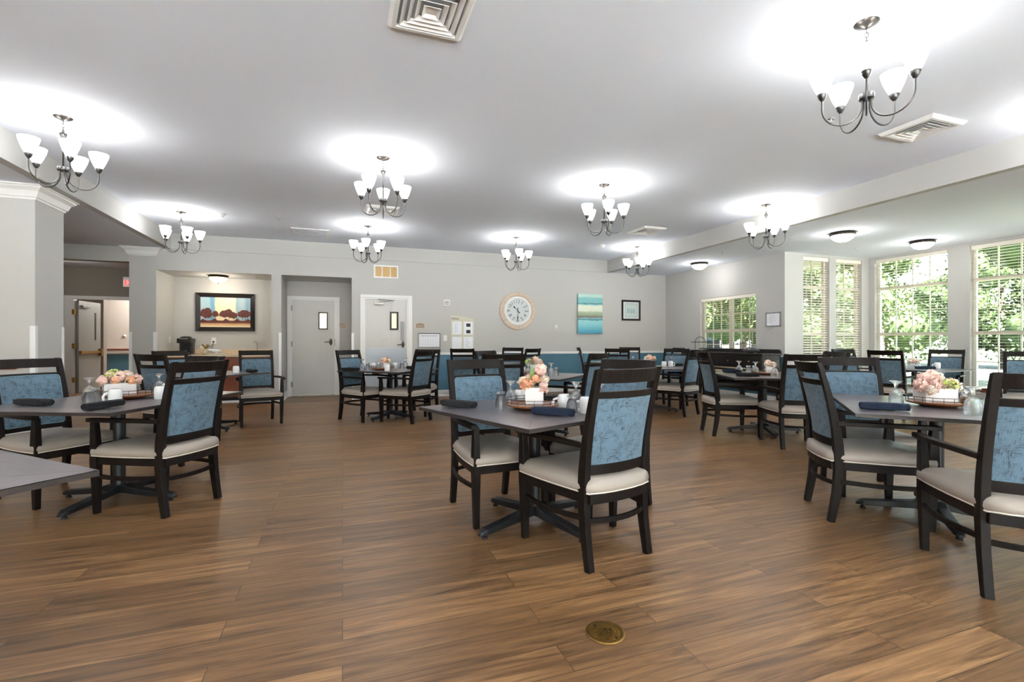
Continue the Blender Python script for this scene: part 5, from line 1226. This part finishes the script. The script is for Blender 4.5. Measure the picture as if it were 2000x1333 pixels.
MB().box(.19, .22, -hy+.05, hy-.05, .2, .66, 'pianow').build('back_board', o)
for a in (-.2, .2):
    for b_ in (-hy+.06, hy-.06): MB().sweep([((a, b_, 0), (.022, 0, 0), (0, .022, 0)), ((a, b_, .66), (.034, 0, 0), (0, .034, 0))], 'pianow').build('leg', o, .004)
tag(o, 'long black sideboard with brass knobs below the double window', 'sideboard')
o = empty('tiered_rack', (7.3, 8.47, .93), pi/2); w_ = MB()
w_.tube([(-.16, 0, 0), (-.16, 0, .2)]+[(-.16*cos(pi*k/10), 0, .2+.12*sin(pi*k/10)) for k in range(1, 10)]+[(.16, 0, .2), (.16, 0, 0)], .006, 'darkmetal', 6)
for dx in (-.08, .08): w_.tube([(-.16, dx, 0), (-.16, 0, .03)], .005, 'darkmetal', 6).tube([(.16, dx, 0), (.16, 0, .03)], .005, 'darkmetal', 6)
w_.build('wire_frame', o)
for z in (.025, .2): MB().box(-.16, .16, -.1, .1, z, z+.008, 'darkmetal').tube([(-.165, -.105, z+.012), (.165, -.105, z+.012), (.165, .105, z+.012), (-.165, .105, z+.012)], .004, 'darkmetal', 5, closed=True).build('shelf', o)
tag(o, 'black two tier wire rack with arched handle at the left of the sideboard', 'rack')
tag(MB().lathe([(.001, 0), (.09, 0), (.13, .018), (.135, .02), (.12, .012), (.001, .006)], 'china', 28).build('plate', loc=(7.3, 8.47, .965)), 'white plate on the lower tier of the wire rack', 'plate')
o = empty('wire_stand', (7.25, 7.33, .93), pi/2+.2); w_ = MB()
w_.tube([(-.13, 0, .19), (.13, 0, .19)], .006, 'darkmetal', 6).tube([(.11, 0, .19), (.14, 0, 0)], .004, 'darkmetal', 6).tube([(-.06, .06, 0), (.14, .0, 0), (-.06, -.06, 0)], .004, 'darkmetal', 6)
for k in range(6): x = -.11+k*.035; w_.tube([(x, 0, .19), (x+.015, -.03, .12), (x+.035, 0, .19)], .0028, 'darkmetal', 5)
w_.build('scroll_frame', o); tag(o, 'black scrolled wire stand in front of the double window', 'stand')
b = MB(); rs = []; rd = random.Random(11)
for i in range(9):
    t = i/8; rs.append([(( .09*sin(pi*max(.04, min(.96, t)))+.01)*cos(2*pi*k/14)*(1+rd.uniform(-.12, .12)), -.19+.38*t, .055+(.06*sin(pi*max(.04, min(.96, t)))+.0)*sin(2*pi*k/14)*(1+rd.uniform(-.15, .15))) for k in range(14)])
b.rings(rs, 'bag', True, True); tag(b.build('plastic_bag', loc=(7.22, 7.02, .93)), 'crumpled dark grey plastic bag on the sideboard', 'bag')
tag(MB().tube([(7.2, 6.92, .95), (7.3, 6.9, 1.1), (7.44, 6.86, 1.3), (7.58, 6.80, 1.43)], .004, 'greyp', 6).build('thin_cord'), 'thin cord rising from the sideboard to the framed notice', 'cord')
# books on the sill
for k, (dz, rz_, lab) in enumerate([(0, .05, 'lower'), (.035, -.12, 'upper')]):
    o = empty('book', (9.80, 4.72-.02*k, .331+dz), rz_); MB().box(-.07, .07, -.1, .1, .003, .028, 'pages').build('pages', o); MB().box(-.075, .075, -.105, .105, 0, .003, 'book').box(-.075, .075, -.105, .105, .028, .031, 'book').box(-.078, -.073, -.105, .105, 0, .031, 'book').build('cover', o)
    tag(o, 'red brown book on the window sill, %s of the two' % lab, 'book', 'books on the window sill')
# floor cleanout cover
o = empty('floor_cover', (.985, 1.68, 0)); MB().lathe([(.001, .001), (.078, .001), (.078, .004), (.07, .006), (.062, .004), (.001, .003)], 'brass', 48).build('rim', o)
dk = MB(); dk.lathe([(.062, .0035), (.001, .0036)], 'brassdark', 40)
for i in range(-9, 10):
    for j in range(-9, 10):
        x, y = i*.0066+(j % 2)*.0033, j*.0066
        if x*x+y*y < .058**2 and not (abs(x) < .016 and abs(y) < .022) and not ((x-.03)**2+(y-.012)**2 < .0001): dk.box(x-.0021, x+.0021, y-.0021, y+.0021, .0036, .0056, 'brass')
dk.build('textured_plate', o)
em = MB(); em.box(-.013, .013, -.019, -.016, .0036, .0058, 'brass').box(-.013, -.010, -.019, .02, .0036, .0058, 'brass').box(.010, .013, -.019, .008, .0036, .0058, 'brass').box(-.013, .004, .017, .02, .0036, .0058, 'brass').box(-.004, .004, -.01, .012, .0036, .0058, 'brass'); em.build('emblem', o)
for s in (-1, 1): MB().lathe([(.001, .006), (.005, .006), (.005, .004)], 'rubber', 10, c=(s*.02, -s*.05, 0)).build('screw', o)
tag(o, 'round brass cleanout cover set in the wooden floor', 'floor cover')
